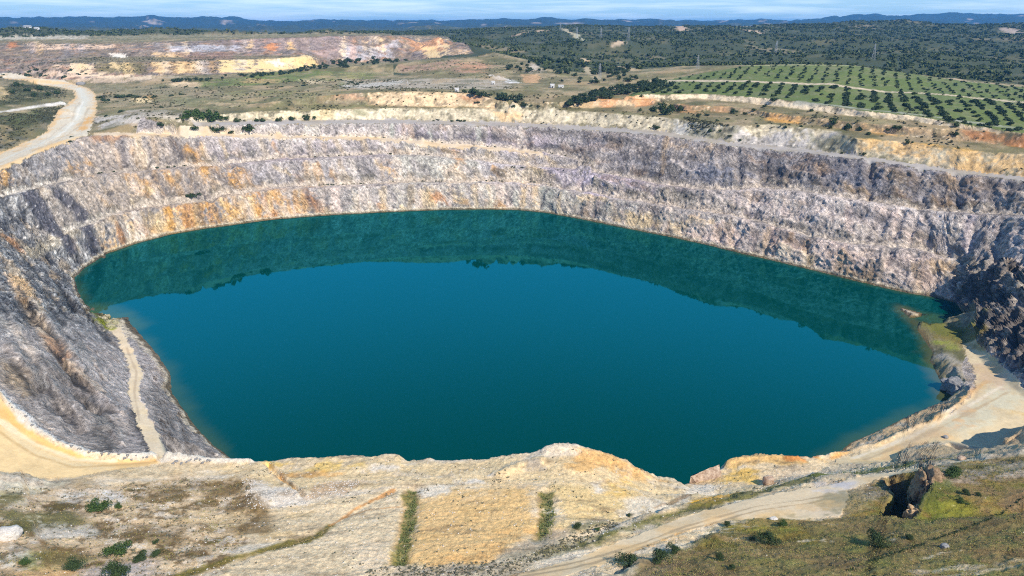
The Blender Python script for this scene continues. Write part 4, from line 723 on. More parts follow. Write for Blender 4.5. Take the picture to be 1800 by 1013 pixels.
# ground behind and beside the camera, coarse
az2=np.radians(np.linspace(74.9,285.1,80)); r2=np.geomspace(55,16000,70); X2=np.sin(az2)[:,None]*r2; Y2=np.cos(az2)[:,None]*r2
Z2=hbase(X2,Y2); V2=np.stack([X2.ravel(),Y2.ravel(),Z2.ravel()],1)
i2,j2=np.meshgrid(np.arange(79),np.arange(69),indexing='ij'); q0=(i2*70+j2).ravel(); Q2=np.stack([q0,q0+70,q0+71,q0+1],1)
c2=np.tile(A([[.25,.22,.14]]),(len(V2),1)); o=link('ground',mesh_np('ground',V2,Q2,M_soil,True,c2)); tag(o,kind='structure')
a3=np.linspace(0,2*math.pi,120,endpoint=False); r3=np.array([2,20,40,56.]); X3=np.sin(a3)[:,None]*r3; Y3=np.cos(a3)[:,None]*r3; V3=np.stack([X3.ravel(),Y3.ravel(),hbase(X3,Y3).ravel()-.05],1)
i3,j3=np.meshgrid(np.arange(120),np.arange(3),indexing='ij'); k3=(i3*4+j3).ravel(); k4=(((i3+1)%120)*4+j3).ravel(); Q3=np.stack([k3,k4,k4+1,k3+1],1)
o=link('ground',mesh_np('ground',V3,Q3,M_soil,True,np.tile(A([[.25,.22,.14]]),(len(V3),1)))); tag(o,kind='structure')
# ------------------------------------------------------------------ the lake
gx=np.linspace(-420,420,281); gy=np.linspace(170,640,237); LX,LY=np.meshgrid(gx,gy)
lx,ly=LX.ravel(),LY.ravel(); sp=shore[:,:2]; sd=pdist(lx,ly,sp,True); ins=pip(lx,ly,sp); sd=np.where(ins,sd,-sd)
lc=np.tile(A([[.0,.045,.037]]),(len(lx),1)).astype(np.float32)
sh=(1-sst(-1,6,sd+4*fbm(lx,ly,o=3,s=18,off=5.)))*sst(-.6,.2,fbm(lx,ly,o=3,s=60,off=15.)+.25)
lc=lc*(1-.5*sh[:,None])+A([.06,.10,.03])*.5*sh[:,None]
mar=hits([(1583,540),(1640,600),(1640,640),(1655,675),(1678,698),(1700,640),(1690,555)])
dm=pdist(lx,ly,mar,False); wm=(1-sst(0,7,dm+5*fbm(lx,ly,o=3,s=9,off=25.)))*.7; lc=lc*(1-wm[:,None])+A([.09,.085,.03])*wm[:,None]
isl=hits([(160,545),(200,560),(225,572)]); wm=(1-sst(2,14,pdist(lx,ly,isl,False)+4*fbm(lx,ly,o=3,s=9,off=27.)))*.6; lc=lc*(1-wm[:,None])+A([.06,.10,.02])*wm[:,None]
iq,jq=np.meshgrid(np.arange(236),np.arange(280),indexing='ij'); q0=(iq*281+jq).ravel(); QL=np.stack([q0,q0+1,q0+282,q0+281],1)
QL=QL[(sd[QL].max(1)>-26)]
m,nt,b=newmat('lake_water'); a_=N(nt,'ShaderNodeAttribute',attribute_name='Col'); nt.nodes.remove(b); df=N(nt,'ShaderNodeBsdfDiffuse'); gl=N(nt,'ShaderNodeBsdfGlossy',Roughness=.012); gl.inputs['Color'].default_value=(.07,.51,.70,1); fr=N(nt,'ShaderNodeFresnel',IOR=1.36); ms=N(nt,'ShaderNodeMixShader')
nt.links.new(a_.outputs['Color'],df.inputs['Color']); nt.links.new(fr.outputs[0],ms.inputs[0]); nt.links.new(df.outputs[0],ms.inputs[1]); nt.links.new(gl.outputs[0],ms.inputs[2]); nt.links.new(ms.outputs[0],nt.nodes['Material Output'].inputs['Surface'])
geo=N(nt,'ShaderNodeNewGeometry'); mp=N(nt,'ShaderNodeMapping'); mp.inputs['Scale'].default_value=(.5,1.,1.); nt.links.new(geo.outputs['Position'],mp.inputs['Vector'])
nz=N(nt,'ShaderNodeTexNoise',Scale=.9,Detail=3.); nt.links.new(mp.outputs['Vector'],nz.inputs['Vector']); bp=N(nt,'ShaderNodeBump',Strength=.06,Distance=.04); nt.links.new(nz.outputs['Fac'],bp.inputs['Height']); nt.links.new(bp.outputs['Normal'],gl.inputs['Normal'])
o=link('lake_water',mesh_np('lake_water',np.stack([lx,ly,np.zeros_like(lx)],1),QL,m,True,lc)); tag(o,kind='structure')
# ------------------------------------------------------------------ plants
def foliage(name,c0,c1,tr=.12):
    m,nt,b=newmat(name); g=N(nt,'ShaderNodeNewGeometry'); mx=N(nt,'ShaderNodeMix',data_type='RGBA'); mx.inputs[6].default_value=(*c0,1); mx.inputs[7].default_value=(*c1,1)
    nt.links.new(g.outputs['Random Per Island'],mx.inputs['Factor']); nt.links.new(mx.outputs[2],b.inputs['Base Color']); b.inputs['Roughness'].default_value=.75; b.inputs['Specular IOR Level'].default_value=.2
    b.inputs['Transmission Weight'].default_value=0; return m
M_olive=foliage('olive_leaves',(.020,.038,.014),(.055,.085,.036)); M_shrub=foliage('shrub_leaves',(.022,.040,.016),(.065,.10,.035)); M_bright=foliage('fresh_leaves',(.028,.058,.014),(.080,.13,.034)); M_dark=foliage('dark_leaves',(.020,.038,.016),(.065,.095,.042)); M_wood=foliage('wood_leaves',(.036,.056,.018),(.115,.140,.050))
M_dry=foliage('dry_grass',(.31,.235,.10),(.48,.37,.18)); M_green=foliage('green_grass',(.19,.20,.055),(.33,.32,.10)); M_scr=foliage('scrub_leaves',(.045,.052,.026),(.12,.12,.065)); M_tall=foliage('tall_grass',(.085,.115,.032),(.19,.21,.085)); M_grey=foliage('grey_scrub',(.09,.095,.06),(.20,.19,.14))
m,nt,b=newmat('bark'); M_bark=m; nz=N(nt,'ShaderNodeTexNoise',Scale=6.); cr=N(nt,'ShaderNodeValToRGB'); cr.color_ramp.elements[0].color=(.05,.04,.03,1); cr.color_ramp.elements[1].color=(.16,.13,.10,1); nt.links.new(nz.outputs['Fac'],cr.inputs['Fac']); nt.links.new(cr.outputs['Color'],b.inputs['Base Color']); b.inputs['Roughness'].default_value=.9
def leaf_cloud(r,n,size,rng,lobes=6,flat=.75,lift=.0,sag=.25):
    """leaf-sized quads spread through an uneven crown of several lobes; unit crown radius r"""
    cs=rng.normal(size=(lobes,3))*A([.42,.42,.30])*r; cs[:,2]=np.abs(cs[:,2])*flat+lift*r; rs=r*rng.uniform(.38,.66,lobes)
    k=rng.integers(0,lobes,n); d=rng.normal(size=(n,3)); d/=np.linalg.norm(d,axis=1,keepdims=True); d[:,2]=np.where(d[:,2]<-sag,-d[:,2]*.6,d[:,2])
    rad=rs[k]*rng.uniform(.55,1.05,n)**.5*(1+.25*np.sin(d[:,0]*7+k)*np.cos(d[:,1]*6))
    P=cs[k]+d*rad[:,None]*A([1,1,flat]); P[:,2]=np.maximum(P[:,2],.02*r)
    nn=d+rng.normal(size=(n,3))*.55; nn/=np.linalg.norm(nn,axis=1,keepdims=True)
    t=np.cross(nn,rng.normal(size=(n,3))); t/=np.linalg.norm(t,axis=1,keepdims=True); bt=np.cross(nn,t)
    s=size*rng.uniform(.6,1.4,n)[:,None]; a_=t*s; b_=bt*s*rng.uniform(.5,.9,n)[:,None]
    Vv=np.stack([P-a_-b_*.5,P+b_*-1.0+a_*.2,P+a_+b_*.4,P-a_*.3+b_],1).reshape(-1,3)
    return Vv,np.arange(4*n).reshape(n,4)
def trunk_mesh(name,h,r,rng):
    Vv=[];Fv=[]
    def tube(a,b,r0,r1):
        a,b=A(a),A(b); d=b-a; d/=np.linalg.norm(d); u=np.cross(d,[.3,.8,.1]); u/=np.linalg.norm(u); w=np.cross(d,u); i=len(Vv)
        for q,rr0 in ((a,r0),((a+b)/2+rng.normal(size=3)*.05*h,(r0+r1)/2),(b,r1)):
            for k in range(6): th=k*math.pi/3; Vv.append(q+(u*math.cos(th)+w*math.sin(th))*rr0)
        for s_ in range(2):
            for k in range(6): Fv.append((i+s_*6+k,i+s_*6+(k+1)%6,i+s_*6+6+(k+1)%6,i+s_*6+6+k))
    tube((0,0,-.3),(.05*h,.02*h,h*.55),r,r*.7)
    for k in range(4):
        a=k*1.6+rng.uniform(0,.6); tube((.05*h,.02*h,h*.5),(math.cos(a)*h*.5,math.sin(a)*h*.5,h*(.95+.25*rng.random())),r*.55,r*.2)
    return mesh_np(name,np.array(Vv),np.array(Fv),M_bark,False)
def crown_set(name,mat,nvar,r,n,size,seed,**k):
    out=[]
    for i in range(nvar):
        rg_=np.random.default_rng(seed+i); Vv,Fv=leaf_cloud(r,n,size,rg_,**k); out.append(mesh_np(name,Vv,Fv,mat,False))
    return out
ground_z=lambda px_,py_:hfull(np.atleast_1d(px_),np.atleast_1d(py_))
def px_m(P): # metres covered by one photo pixel at P
    return (P[1]*cP-(P[2]-CZ)*sP)/F
# --- olive orchard: straight rows running away over the hill
cr_ol=crown_set('crown',M_olive,6,1.0,360,.17,100,lobes=6,flat=.8,lift=.15); tr_ol=[trunk_mesh('trunk',.62,.075,np.random.default_rng(40+i)) for i in range(2)]
dv=A([610/1332.,1.]); dv/=np.linalg.norm(dv); pv_=A([dv[1],-dv[0]]); O=hit(1512,163)[0][:2]
oin=orch[:,:2]; tk1=hits([(1180,142),(1290,143),(1400,147),(1500,155),(1600,163),(1700,171),(1810,181)])[:,:2]
ol=[]
for k in range(-46,36):
    for s_ in np.arange(-330,420,7.8):
        p_=O+pv_*(k*11.4)+dv*s_+RNG.normal(size=2)*A([1.2,1.2])
        ol.append(p_)
ol=np.array(ol); keep=pip(ol[:,0],ol[:,1],oin)&(pdist(ol[:,0],ol[:,1],oin,True)>6)&(pdist(ol[:,0],ol[:,1],tk1,False)>7)
drop=RNG.random(len(ol))<np.where(fbm(ol[:,0],ol[:,1],o=2,s=30,off=3.)>.10,.6,.16); ol=ol[keep&~drop]
ol3=np.column_stack([ol,hfull(ol[:,0],ol[:,1])]); ppx,ppy=proj(ol3); vis=(ppx>-20)&(ppx<1840)
ol3=ol3[np.argsort(np.hypot(ol3[:,0],ol3[:,1])+np.where(vis,0,5000))]; print('olives',len(ol3),vis.sum())
far_field=proj(ol3)[1]
NUM=['first','second','third','fourth','fifth','sixth','seventh','eighth','ninth','tenth','eleventh','twelfth','thirteenth','fourteenth','fifteenth','sixteenth','seventeenth','eighteenth','nineteenth','twentieth','twenty-first','twenty-second','twenty-third','twenty-fourth','twenty-fifth','twenty-sixth','twenty-seventh','twenty-eighth','twenty-ninth','thirtieth','thirty-first','thirty-second','thirty-third','thirty-fourth','thirty-fifth','thirty-sixth','thirty-seventh','thirty-eighth','thirty-ninth','fortieth']
q_=ol3[:,:2]-O; orow=np.round(q_@pv_/11.4).astype(int); oal=q_@dv
ts=dens(tk1,1.5); oup=np.array([oal[i]>np.interp(0,[0,1],[1,1])*((ts[np.argmin(np.abs((ts-O)@pv_-q_[i]@pv_))]-O)@dv) for i in range(len(ol3))])
OLAB={}
for up_f in (True,False):
    ids=[i for i in range(min(300,len(ol3))) if oup[i]==up_f and -5<proj(ol3[i])[0]<1805]; rows_=sorted(set(orow[ids]))
    for a_,k in enumerate(rows_):
        for b_,i in enumerate(sorted([i for i in ids if orow[i]==k],key=lambda i:oal[i] if up_f else -oal[i])):
            OLAB[i]=f"{NUM[min(b_,39)]} olive tree {'above' if up_f else 'below'} the pale track in the {NUM[min(a_,39)]} row from the left"
def olabel(i): return OLAB.get(i,'dark round olive tree in the rows past the right edge of the green field')
for i,P in enumerate(ol3[:300]):
    e=bpy.data.objects.new('olive_tree',None); COL.objects.link(e); e.empty_display_size=.5; e.location=(P[0],P[1],P[2]-.1); s_=RNG.uniform(1.3,2.5)*(.92 if oup[i] else 1.15); e.scale=(s_,s_,s_*RNG.uniform(.85,1.1)); e.rotation_euler.z=RNG.uniform(0,6.28)
    tag(e,olabel(i),'olive tree','olive trees planted in rows on the green field')
    link('trunk',tr_ol[i%2],e); link('crown',cr_ol[int(RNG.integers(6))],e)
def merged(name,P,sc,rot,tmpl,mat,kind='stuff',zs=None):
    """one object made of many small plants or stones"""
    allV=[];allF=[];off=0; which=RNG.integers(0,len(tmpl),len(P))
    for t,(Vv,Fv) in enumerate(tmpl):
        m=which==t; n=m.sum()
        if not n: continue
        c,s=np.cos(rot[m])[:,None],np.sin(rot[m])[:,None]; S=sc[m][:,None]; sz=S if zs is None else S*zs[m][:,None]
        X=np.stack([(Vv[None,:,0]*c-Vv[None,:,1]*s)*S,(Vv[None,:,0]*s+Vv[None,:,1]*c)*S,Vv[None,:,2]*sz],2)+P[m][:,None,:]
        allV.append(X.reshape(-1,3)); allF.append((Fv[None]+ (np.arange(n)*len(Vv))[:,None,None]+off).reshape(-1,Fv.shape[1])); off+=n*len(Vv)
    o=link(name,mesh_np(name,np.concatenate(allV),np.concatenate(allF),mat,False)); tag(o,kind=kind); return o
rest=ol3[300:]
if len(rest):
    tm=[leaf_cloud(1.,60,.26,np.random.default_rng(300+i),lobes=4,flat=.8,lift=.2) for i in range(4)]
    o=merged('olive_trees',rest-A([0,0,.1]),RNG.uniform(1.3,2.3,len(rest)),RNG.uniform(0,6.28,len(rest)),tm,M_olive); tag(o,'far rows of olive trees towards the top of the green field','olive trees')
# --- wooded country beyond: one mass of crowns
n=46000; a_=RNG.uniform(-.80,.82,n); r_=np.sqrt(RNG.uniform(1010**2,3500**2,n)); wx,wy=np.sin(a_)*r_,np.cos(a_)*r_
tri=np.arctan2(GX[:,0],GY[:,0])
def mesh_z(px_,py_):   # height of the built, displaced wooded ground: nearest vertex of the sheet
    aa=np.arctan2(px_,py_); ci=np.clip(np.searchsorted(azc,aa),1,NC-1); rr0=np.hypot(px_,py_); out=np.empty(len(px_)); cl_=np.empty(len(px_),np.int8)
    for c_ in np.unique(ci):
        m=ci==c_; j=np.clip(np.searchsorted(R[c_],rr0[m]),1,NRW-1); q=c_*NRW+j; q1=q-1; t=(rr0[m]-R[c_][j-1])/(R[c_][j]-R[c_][j-1]+1e-9); t=np.clip(t,0,1)
        out[m]=z[q1]*(1-t)+z[q]*t; cl_[m]=CLS[q]
    return out,cl_
wz,wc=mesh_z(wx,wy); dn=fbm(wx,wy,o=4,s=150,off=88.); dn2=fbm(wx,wy,o=3,s=60,off=120.)
wq=np.stack([wx,wy,wz],1); Cq=C.reshape(NC,NRW,3)
ci=np.clip(np.searchsorted(azc,np.arctan2(wx,wy)),1,NC-1); bright=np.array([C[c_*NRW+min(np.searchsorted(R[c_],q),NRW-1)].sum() for c_,q in zip(ci,np.hypot(wx,wy))])
keep=(wc==5)&(RNG.random(n)<np.clip(.72-.7*dn-.5*dn2,.15,1))&(bright<.62)&~pip(wx,wy,orch)&(pdist(wx,wy,oin,True)>4)&~pip(wx,wy,heap)&~pip(wx,wy,mound)
keep&=~((r_>1010)&(wx<250)&(wy<1300)&(wx/wy<-.02))
wq=wq[keep]; print('wood crowns',len(wq))
tm=[leaf_cloud(1.,26,.40,np.random.default_rng(400+i),lobes=4,flat=.85,lift=.1) for i in range(6)]
sz=RNG.uniform(2.2,5.2,len(wq))*(1+.3*(RNG.random(len(wq))<.1)); 
o=merged('forest',wq-A([0,0,.2]),sz,RNG.uniform(0,6.28,len(wq)),tm,M_wood); tag(o,'dark evergreen woodland covering the rolling country behind the orchard','woodland')
# --- shrubs and trees that stand alone: photo pixel of the foot, width in photo pixels
SHR={}
def crownsets():
    SHR['small']=crown_set('shrub',M_dark,5,1.0,160,.20,500,lobes=5,flat=.75); SHR['mid']=crown_set('shrub',M_shrub,5,1.0,420,.13,520,lobes=7,flat=1.,lift=.15); SHR['bright']=crown_set('shrub',M_bright,4,1.0,500,.12,540,lobes=7,flat=1.,lift=.15); SHR['near']=crown_set('shrub',M_shrub,6,1.0,3400,.05,560,lobes=10,flat=1.15,sag=.3,lift=.28); SHR['nearb']=crown_set('shrub',M_bright,4,1.0,2800,.055,580,lobes=10,flat=1.0,sag=.3,lift=.22)
    SHR['tree']=crown_set('crown',M_dark,5,1.0,300,.15,600,lobes=6,flat=.9,lift=.25)
crownsets(); tr_t=[trunk_mesh('trunk',.7,.07,np.random.default_rng(70+i)) for i in range(2)]
def shrub(px,py,w,kind,label,group,name='shrub',sq=1.0):
    P=hit(px,py+w*.18,hfull)[0]; r=w*px_m(P)*.5/1.12
    o=link(name,SHR[kind][int(RNG.integers(len(SHR[kind])))]); o.location=(P[0],P[1],P[2]-.06*r); o.scale=(r,r,r*sq*RNG.uniform(.85,1.1)); o.rotation_euler.z=RNG.uniform(0,6.28); tag(o,label,'shrub',group); return o
def tree(px,py,w,label,group,cat='tree'):
    P=hit(px,py+w*.3,hfull)[0]; r=w*px_m(P)*.5/.85
    e=bpy.data.objects.new('tree',None); COL.objects.link(e); e.location=(P[0],P[1],P[2]-.1); e.scale=(r,r,r*RNG.uniform(.9,1.15)); e.rotation_euler.z=RNG.uniform(0,6.28); tag(e,label,cat,group)
    link('trunk',tr_t[int(RNG.integers(2))],e); link('crown',SHR['tree'][int(RNG.integers(5))],e); return e
NEAR=[(175,886,38,'nearb','green bush by itself on the pale scrubby bank at the left'),(207,966,38,'nearb','green bush behind the largest dark bush at the bottom left edge'),(246,980,28,'near','dark bush right of the low green bush on the bottom left bank'),(274,974,20,'near','small bush at the right end of the bottom left bushes'),(131,994,34,'near','dark bush left of the largest bush at the bottom left edge'),(206,1008,46,'near','largest dark bush of the bottom left bank, cut by the photo edge'),(274,952,12,'mid','tiny dark bush just above the small bush on the bottom left bank'),(209,890,14,'nearb','tiny bush just right of the lone green bush at the left'),(46,986,18,'nearb','low green bush nearest the bottom left corner'),
 (1108,988,44,'near','big round dark bush below the two-wheel track, with a hollow to its right'),(1161,981,38,'near','round dark bush right of the hollow below the two-wheel track'),(1184,966,26,'near','small bush touching the round bush below the two-wheel track'),(1349,947,34,'near','upright dark bush alone on the grass below the pale road strip'),(1265,980,20,'near','low bush on the grass between the big round bushes and the upright bush'),(1287,997,14,'near','lowest little bush on the grass at the bottom edge'),(1322,946,13,'near','tiny bush beside the upright dark bush on the grass'),(1541,951,40,'near','broad dark bush on the grass, nearest the row of young plants'),(1598,945,16,'near','little bush right of the broad dark bush on the grass'),(1672,830,36,'nearb','green bush right of the craggy rock outcrop'),(1698,867,17,'near','small bush on the green grass right of the outcrop'),(1719,870,12,'near','smallest dark bush on the grass right of the outcrop'),(1690,880,16,'nearb','light green low bush below the craggy outcrop'),(1278,922,14,'near','grey green bush at the end of the small earth scarp'),(1376,921,18,'nearb','low green bush on the lower edge of the pale road strip'),(1015,925,16,'near','grey bush beside the bank at the end of the right drain'),(1050,930,10,'nearb','yellow green bush beside the bank by the right drain'),(1105,906,9,'near','grey bush at the foot of the white stony patch')]
for a in NEAR: shrub(*a,None)
TREES=[(834,163,18),(847,166,16),(816,161,10),(857,168,10),(880,170,20),(888,175,14),(901,172,12),(913,172,14),(907,178,10),(921,185,11),(838,180,7)]
for a in TREES: tree(*a,'round dark tree along the lip of the yellow top bench','round trees on the top bench')
for a in [(902,186,9),(933,185,8),(947,186,6)]: shrub(*a,'small','round dark shrub on the green shelf below the line of trees','shrubs on the green shelf')
for a in [(330,203,22),(345,200,24),(362,203,24),(378,204,22),(392,207,18),(325,207,14),(352,209,22),(372,210,20)]: shrub(*a,'bright','leafy green shrub of the big thicket above the upper bench','green thicket above the bench')
for a in [(417,212,16),(453,211,14),(461,212,12),(491,211,14),(514,208,15),(540,208,18),(343,225,16),(378,228,22),(391,227,14),(437,227,24),(407,233,10)]: shrub(*a,'mid','dark shrub along the bench right of the big green thicket','shrubs by the green thicket')
for a in [(100,163,14),(30,150,16),(48,158,14),(70,155,16),(85,166,12),(22,162,12),(60,168,12)]: shrub(*a,'mid','dark shrub on the green bank left of the haul road','shrubs on the bank by the haul road')
for a in [(186,203,10),(212,195,12),(284,188,9),(248,194,5),(122,248,7),(126,240,6),(282,217,16),(311,208,8),(216,168,20),(230,167,14),(240,170,12),(270,169,14),(320,165,10),(176,170,12),(182,175,14),(188,176,12),(328,152,8),(344,154,8),(205,170,10),(255,171,10),(300,168,9)]: shrub(*a,'small','dark shrub dotted over the dry land right of the haul road','shrubs on the dry land')
for a in [(770,210,6),(762,212,6),(808,211,10),(815,212,9),(795,212,8)]: shrub(*a,'small','small shrub at the foot of the long yellow face','shrubs under the yellow face')
for a in [(1150,193,18),(1165,190,22),(1180,192,22),(1195,193,16),(1172,198,20)]: shrub(*a,'mid','dark shrub of the clump between the orange and yellow upper faces','clump between the upper faces')
for a in [(1127,169,9),(1125,194,9),(1153,224,14),(1248,230,12),(1283,239,9),(1266,230,8),(1300,246,8),(1332,221,7),(1279,209,7),(1344,187,9),(1288,197,14),(1227,203,12),(1242,202,10),(1360,175,16),(1381,224,9),(1408,222,8),(1310,200,9),(1325,193,10),(1260,212,8)]: shrub(*a,'mid','dark shrub on the upper slopes below the orchard edge','shrubs below the orchard edge')
for a in [(1425,194,11),(1465,215,18),(1459,224,11),(1489,224,16),(1511,227,14),(1527,235,12),(1575,224,18),(1595,251,11),(1680,236,12),(1740,218,16),(1551,239,7),(1518,272,9),(1480,269,6),(1684,260,7),(1681,220,14),(1560,228,9)]: shrub(*a,'mid','dark shrub on the orange upper benches at the right','shrubs on the orange benches')
def scatter_poly(poly,n,seed,step=0):
    rg_=np.random.default_rng(seed); p_=A(poly); out=[]
    while len(out)<n:
        q=p_.min(0)+rg_.random(2)*(p_.max(0)-p_.min(0))
        if pip(q[None,0],q[None,1],p_)[0]: out.append(q)
    return sorted(out,key=lambda q:-q[1])
for q in scatter_poly([(985,182),(1010,170),(1060,158),(1110,146),(1160,140),(1185,149),(1130,158),(1060,172),(1000,184)],95,1): tree(q[0],q[1],RNG.uniform(8,14),'dark crown in the dense belt of trees sloping up to the orchard','tree belt beside the orchard')
for q in scatter_poly([(250,143),(350,138),(400,132),(480,127),(560,113),(640,101),(720,106),(640,114),(560,121),(480,132),(400,138),(330,144)],95,2): tree(q[0],q[1],RNG.uniform(5,9),'dark crown in the line of trees along the foot of the waste tip','tree line under the waste tip')
for q in scatter_poly([(0,127),(60,120),(170,123),(170,134),(90,136),(0,136)],22,3): shrub(q[0],q[1],RNG.uniform(5,11),'small','dark shrub on the flat below the waste tip','shrubs below the waste tip')
for q in scatter_poly([(430,142),(480,136),(640,138),(640,152),(430,156)],26,4): shrub(q[0],q[1],RNG.uniform(4,9),'small','dark shrub on the green meadow behind the far rim','shrubs on the green meadow')
for q in scatter_poly([(400,165),(640,155),(640,190),(400,192)],22,5): shrub(q[0],q[1],RNG.uniform(3,6),'small','tiny dark shrub on the dull shelf above the far rim','shrubs above the far rim')
for q in scatter_poly([(880,120),(960,100),(1090,115),(1130,140),(1000,150),(960,130)],70,6): tree(q[0],q[1],RNG.uniform(6,11),'dark crown in the open wood behind the white bank','open wood behind the white bank')
# plants along the benches of the pit
def bench(line,px0,px1,n,w,label,group):
    bx,by=proj(line); o_=np.argsort(bx)
    for q in np.sort(np.random.default_rng(int(px0)).uniform(px0,px1,n)): shrub(q,np.interp(q,bx[o_],by[o_])-1,RNG.uniform(*w),'small',label,group)
bench(b1t,560,640,22,(3,5),'small dark shrub in the line on the lowest pale ledge','shrubs on the lowest ledge'); bench(b1t,690,980,22,(2.5,4.5),'tiny dark shrub dotted along the lowest ledge of the far wall','dots on the lowest ledge'); bench(b2t,480,760,18,(2.5,4.5),'tiny dark shrub dotted along the middle ledge of the far wall','dots on the middle ledge'); bench(b3t,420,1000,22,(2.5,4.5),'tiny dark shrub dotted along the upper track of the far wall','dots on the upper track'); bench(b2,900,1000,8,(3,5),'small dark shrub where the upper track comes down','shrubs where the track comes down'); bench(b2t,170,330,10,(3,8),'small dark shrub on the middle ledge at the left','shrubs on the left ledge')
for a in [(340,342,14),(330,343,12),(350,340,10)]: shrub(*a,'small','dark low shrub in the hollow of the left wall','shrubs in the left wall hollow')
# the row of young plants across the grass
tm=[leaf_cloud(1.,40,.3,np.random.default_rng(700+i),lobes=3,flat=1.2) for i in range(3)]; ym=[mesh_np('young_plant',*t,M_dark,False) for t in tm]
rl=hits([(1490,1003),(1520,992),(1560,977),(1607,962),(1640,950),(1673,939),(1733,916),(1765,900),(1800,874)]); seg=np.concatenate([[0],np.cumsum(np.hypot(*np.diff(rl[:,:2],axis=0).T))])
for s_ in np.arange(0,seg[-1],.95):
    qx=np.interp(s_,seg,rl[:,0])+RNG.normal()*.12; qy=np.interp(s_,seg,rl[:,1])+RNG.normal()*.12
    if RNG.random()<.1: continue
    o=link('young_plant',ym[int(RNG.integers(3))]); r=RNG.uniform(.22,.42); o.location=(qx,qy,float(ground_z(qx,qy)[0])); o.scale=(r,r,r*1.2); o.rotation_euler.z=RNG.uniform(0,6.28); tag(o,'tiny dark young plant in the planted row crossing the grass','young plant','row of young plants')
print('plants',time.time()-T0)
# ------------------------------------------------------------------ loose ground cover and stones near the camera
def tuft(rg_,n):
    a=rg_.uniform(0,6.28,n); l=rg_.uniform(.4,1.0,n); b0=np.stack([np.cos(a)*.25*rg_.random(n),np.sin(a)*.25*rg_.random(n),np.zeros(n)],1); tip=b0+np.stack([np.cos(a)*.6*l,np.sin(a)*.6*l,l*.9],1); sd2=np.stack([-np.sin(a),np.cos(a),np.zeros(n)],1)*.16
    return np.stack([b0-sd2,b0+sd2,tip],1).reshape(-1,3),np.arange(3*n).reshape(n,3)
TF_=[tuft(np.random.default_rng(800+i),9) for i in range(6)]
def rockm(rg_,sub=1):
    import bmesh
    bm=bmesh.new(); bmesh.ops.create_icosphere(bm,subdivisions=sub,radius=1.); 
    for v in bm.verts: v.co*=1+.28*math.sin(v.co.x*3+rg_.uniform(-.4,.4)+v.co.y*4)+rg_.uniform(-.12,.12)
    Vv=np.array([v.co[:] for v in bm.verts])*A([1,.8,.6]); Fv=np.array([[v.index for v in f.verts] for f in bm.faces]); bm.free(); return Vv,Fv
def xy_scatter(poly_px,n,seed,wt=None):
    P=hits(poly_px)[:,:2]; rg_=np.random.default_rng(seed); q=P.min(0)+rg_.random((n*3,2))*(P.max(0)-P.min(0)); q=q[pip(q[:,0],q[:,1],P)][:n]
    if wt is not None: q=q[rg_.random(len(q))<wt(q)]
    zz,cc=mesh_z(q[:,0],q[:,1]); hh=[hfull(q[:,0]+a,q[:,1]+b) for a,b in ((0,0),(.9,0),(-.9,0),(0,.9),(0,-.9))]; ok=(np.ptp(np.array(hh),axis=0)<1.9)&(np.abs(zz-hh[0])<1.0+.02*np.hypot(q[:,0],q[:,1])*.1)&~np.isin(cc,(10,11,12,13,14,15,16)); return np.column_stack([q,zz])[ok]
G_r=[(1095,1100),(1095,1030),(1129,996),(1204,964),(1249,941),(1268,929),(1310,915),(1400,915),(1480,911),(1500,870),(1560,850),(1655,820),(1700,812),(1800,800),(1950,800),(2000,1100)]
G_l=[(-100,1080),(-100,850),(140,855),(330,838),(440,850),(450,900),(420,960),(350,1000),(300,1080)]
nzw=lambda s,o,a,b:(lambda q:np.clip(a+b*fbm(q[:,0],q[:,1],o=3,s=s,off=o),0,1))
def cover(name,parts,tm,mat,s0,s1,label,cat):
    P=np.concatenate(parts); o=merged(name,P,RNG.uniform(s0,s1,len(P)),RNG.uniform(0,6.28,len(P)),tm,mat); tag(o,label,cat)
cover('grass',[xy_scatter(G_r,26000,1,nzw(9,3.,.35,1.2)),xy_scatter(G_l,9000,2,nzw(7,4.,.2,1.3)),xy_scatter([(690,994),(699,950),(712,900),(717,858),(734,860),(733,905),(722,960),(714,994)],700,3,nzw(4,5.,.6,1.)),xy_scatter([(945,948),(949,900),(949,862),(971,862),(977,900),(971,946)],500,4,nzw(4,5.,.6,1.)),xy_scatter([(850,1006),(960,976),(1060,948),(1150,918),(1260,888),(1350,864),(1440,840),(1540,828),(1620,814),(1740,797),(1735,790),(1600,812),(1440,832),(1350,856),(1200,898),(1050,938),(960,966)],5200,5)],TF_,M_green,.12,.32,'short green grass and weeds on the near slopes','grass')
cover('tall_grass',[xy_scatter([(694,992),(701,950),(712,900),(718,860),(732,860),(731,905),(719,960),(711,992)],1300,31,nzw(2.5,6.,.4,1.6)),xy_scatter([(948,946),(952,900),(951,864),(969,864),(974,900),(968,944)],800,32,nzw(2.5,6.,.4,1.6)),xy_scatter(G_r,900,33,nzw(6,9.,.0,1.4))],TF_,M_tall,.25,.6,'tall green grass standing in the two drains across the slope','tall grass')
cover('dry_grass',[xy_scatter(G_r,22000,6,nzw(6,8.,.4,1.)),xy_scatter(G_l,14000,7,nzw(5,9.,.45,1.2)),xy_scatter([(330,1012),(400,983),(480,960),(560,937),(580,920),(585,926),(560,944),(480,967),(400,990)],1200,8)],TF_,M_dry,.10,.27,'dry brown grass tufts on the near slopes','dry grass')
STON=[(lambda t:t)(rockm(np.random.default_rng(900+i),1)) for i in range(6)]
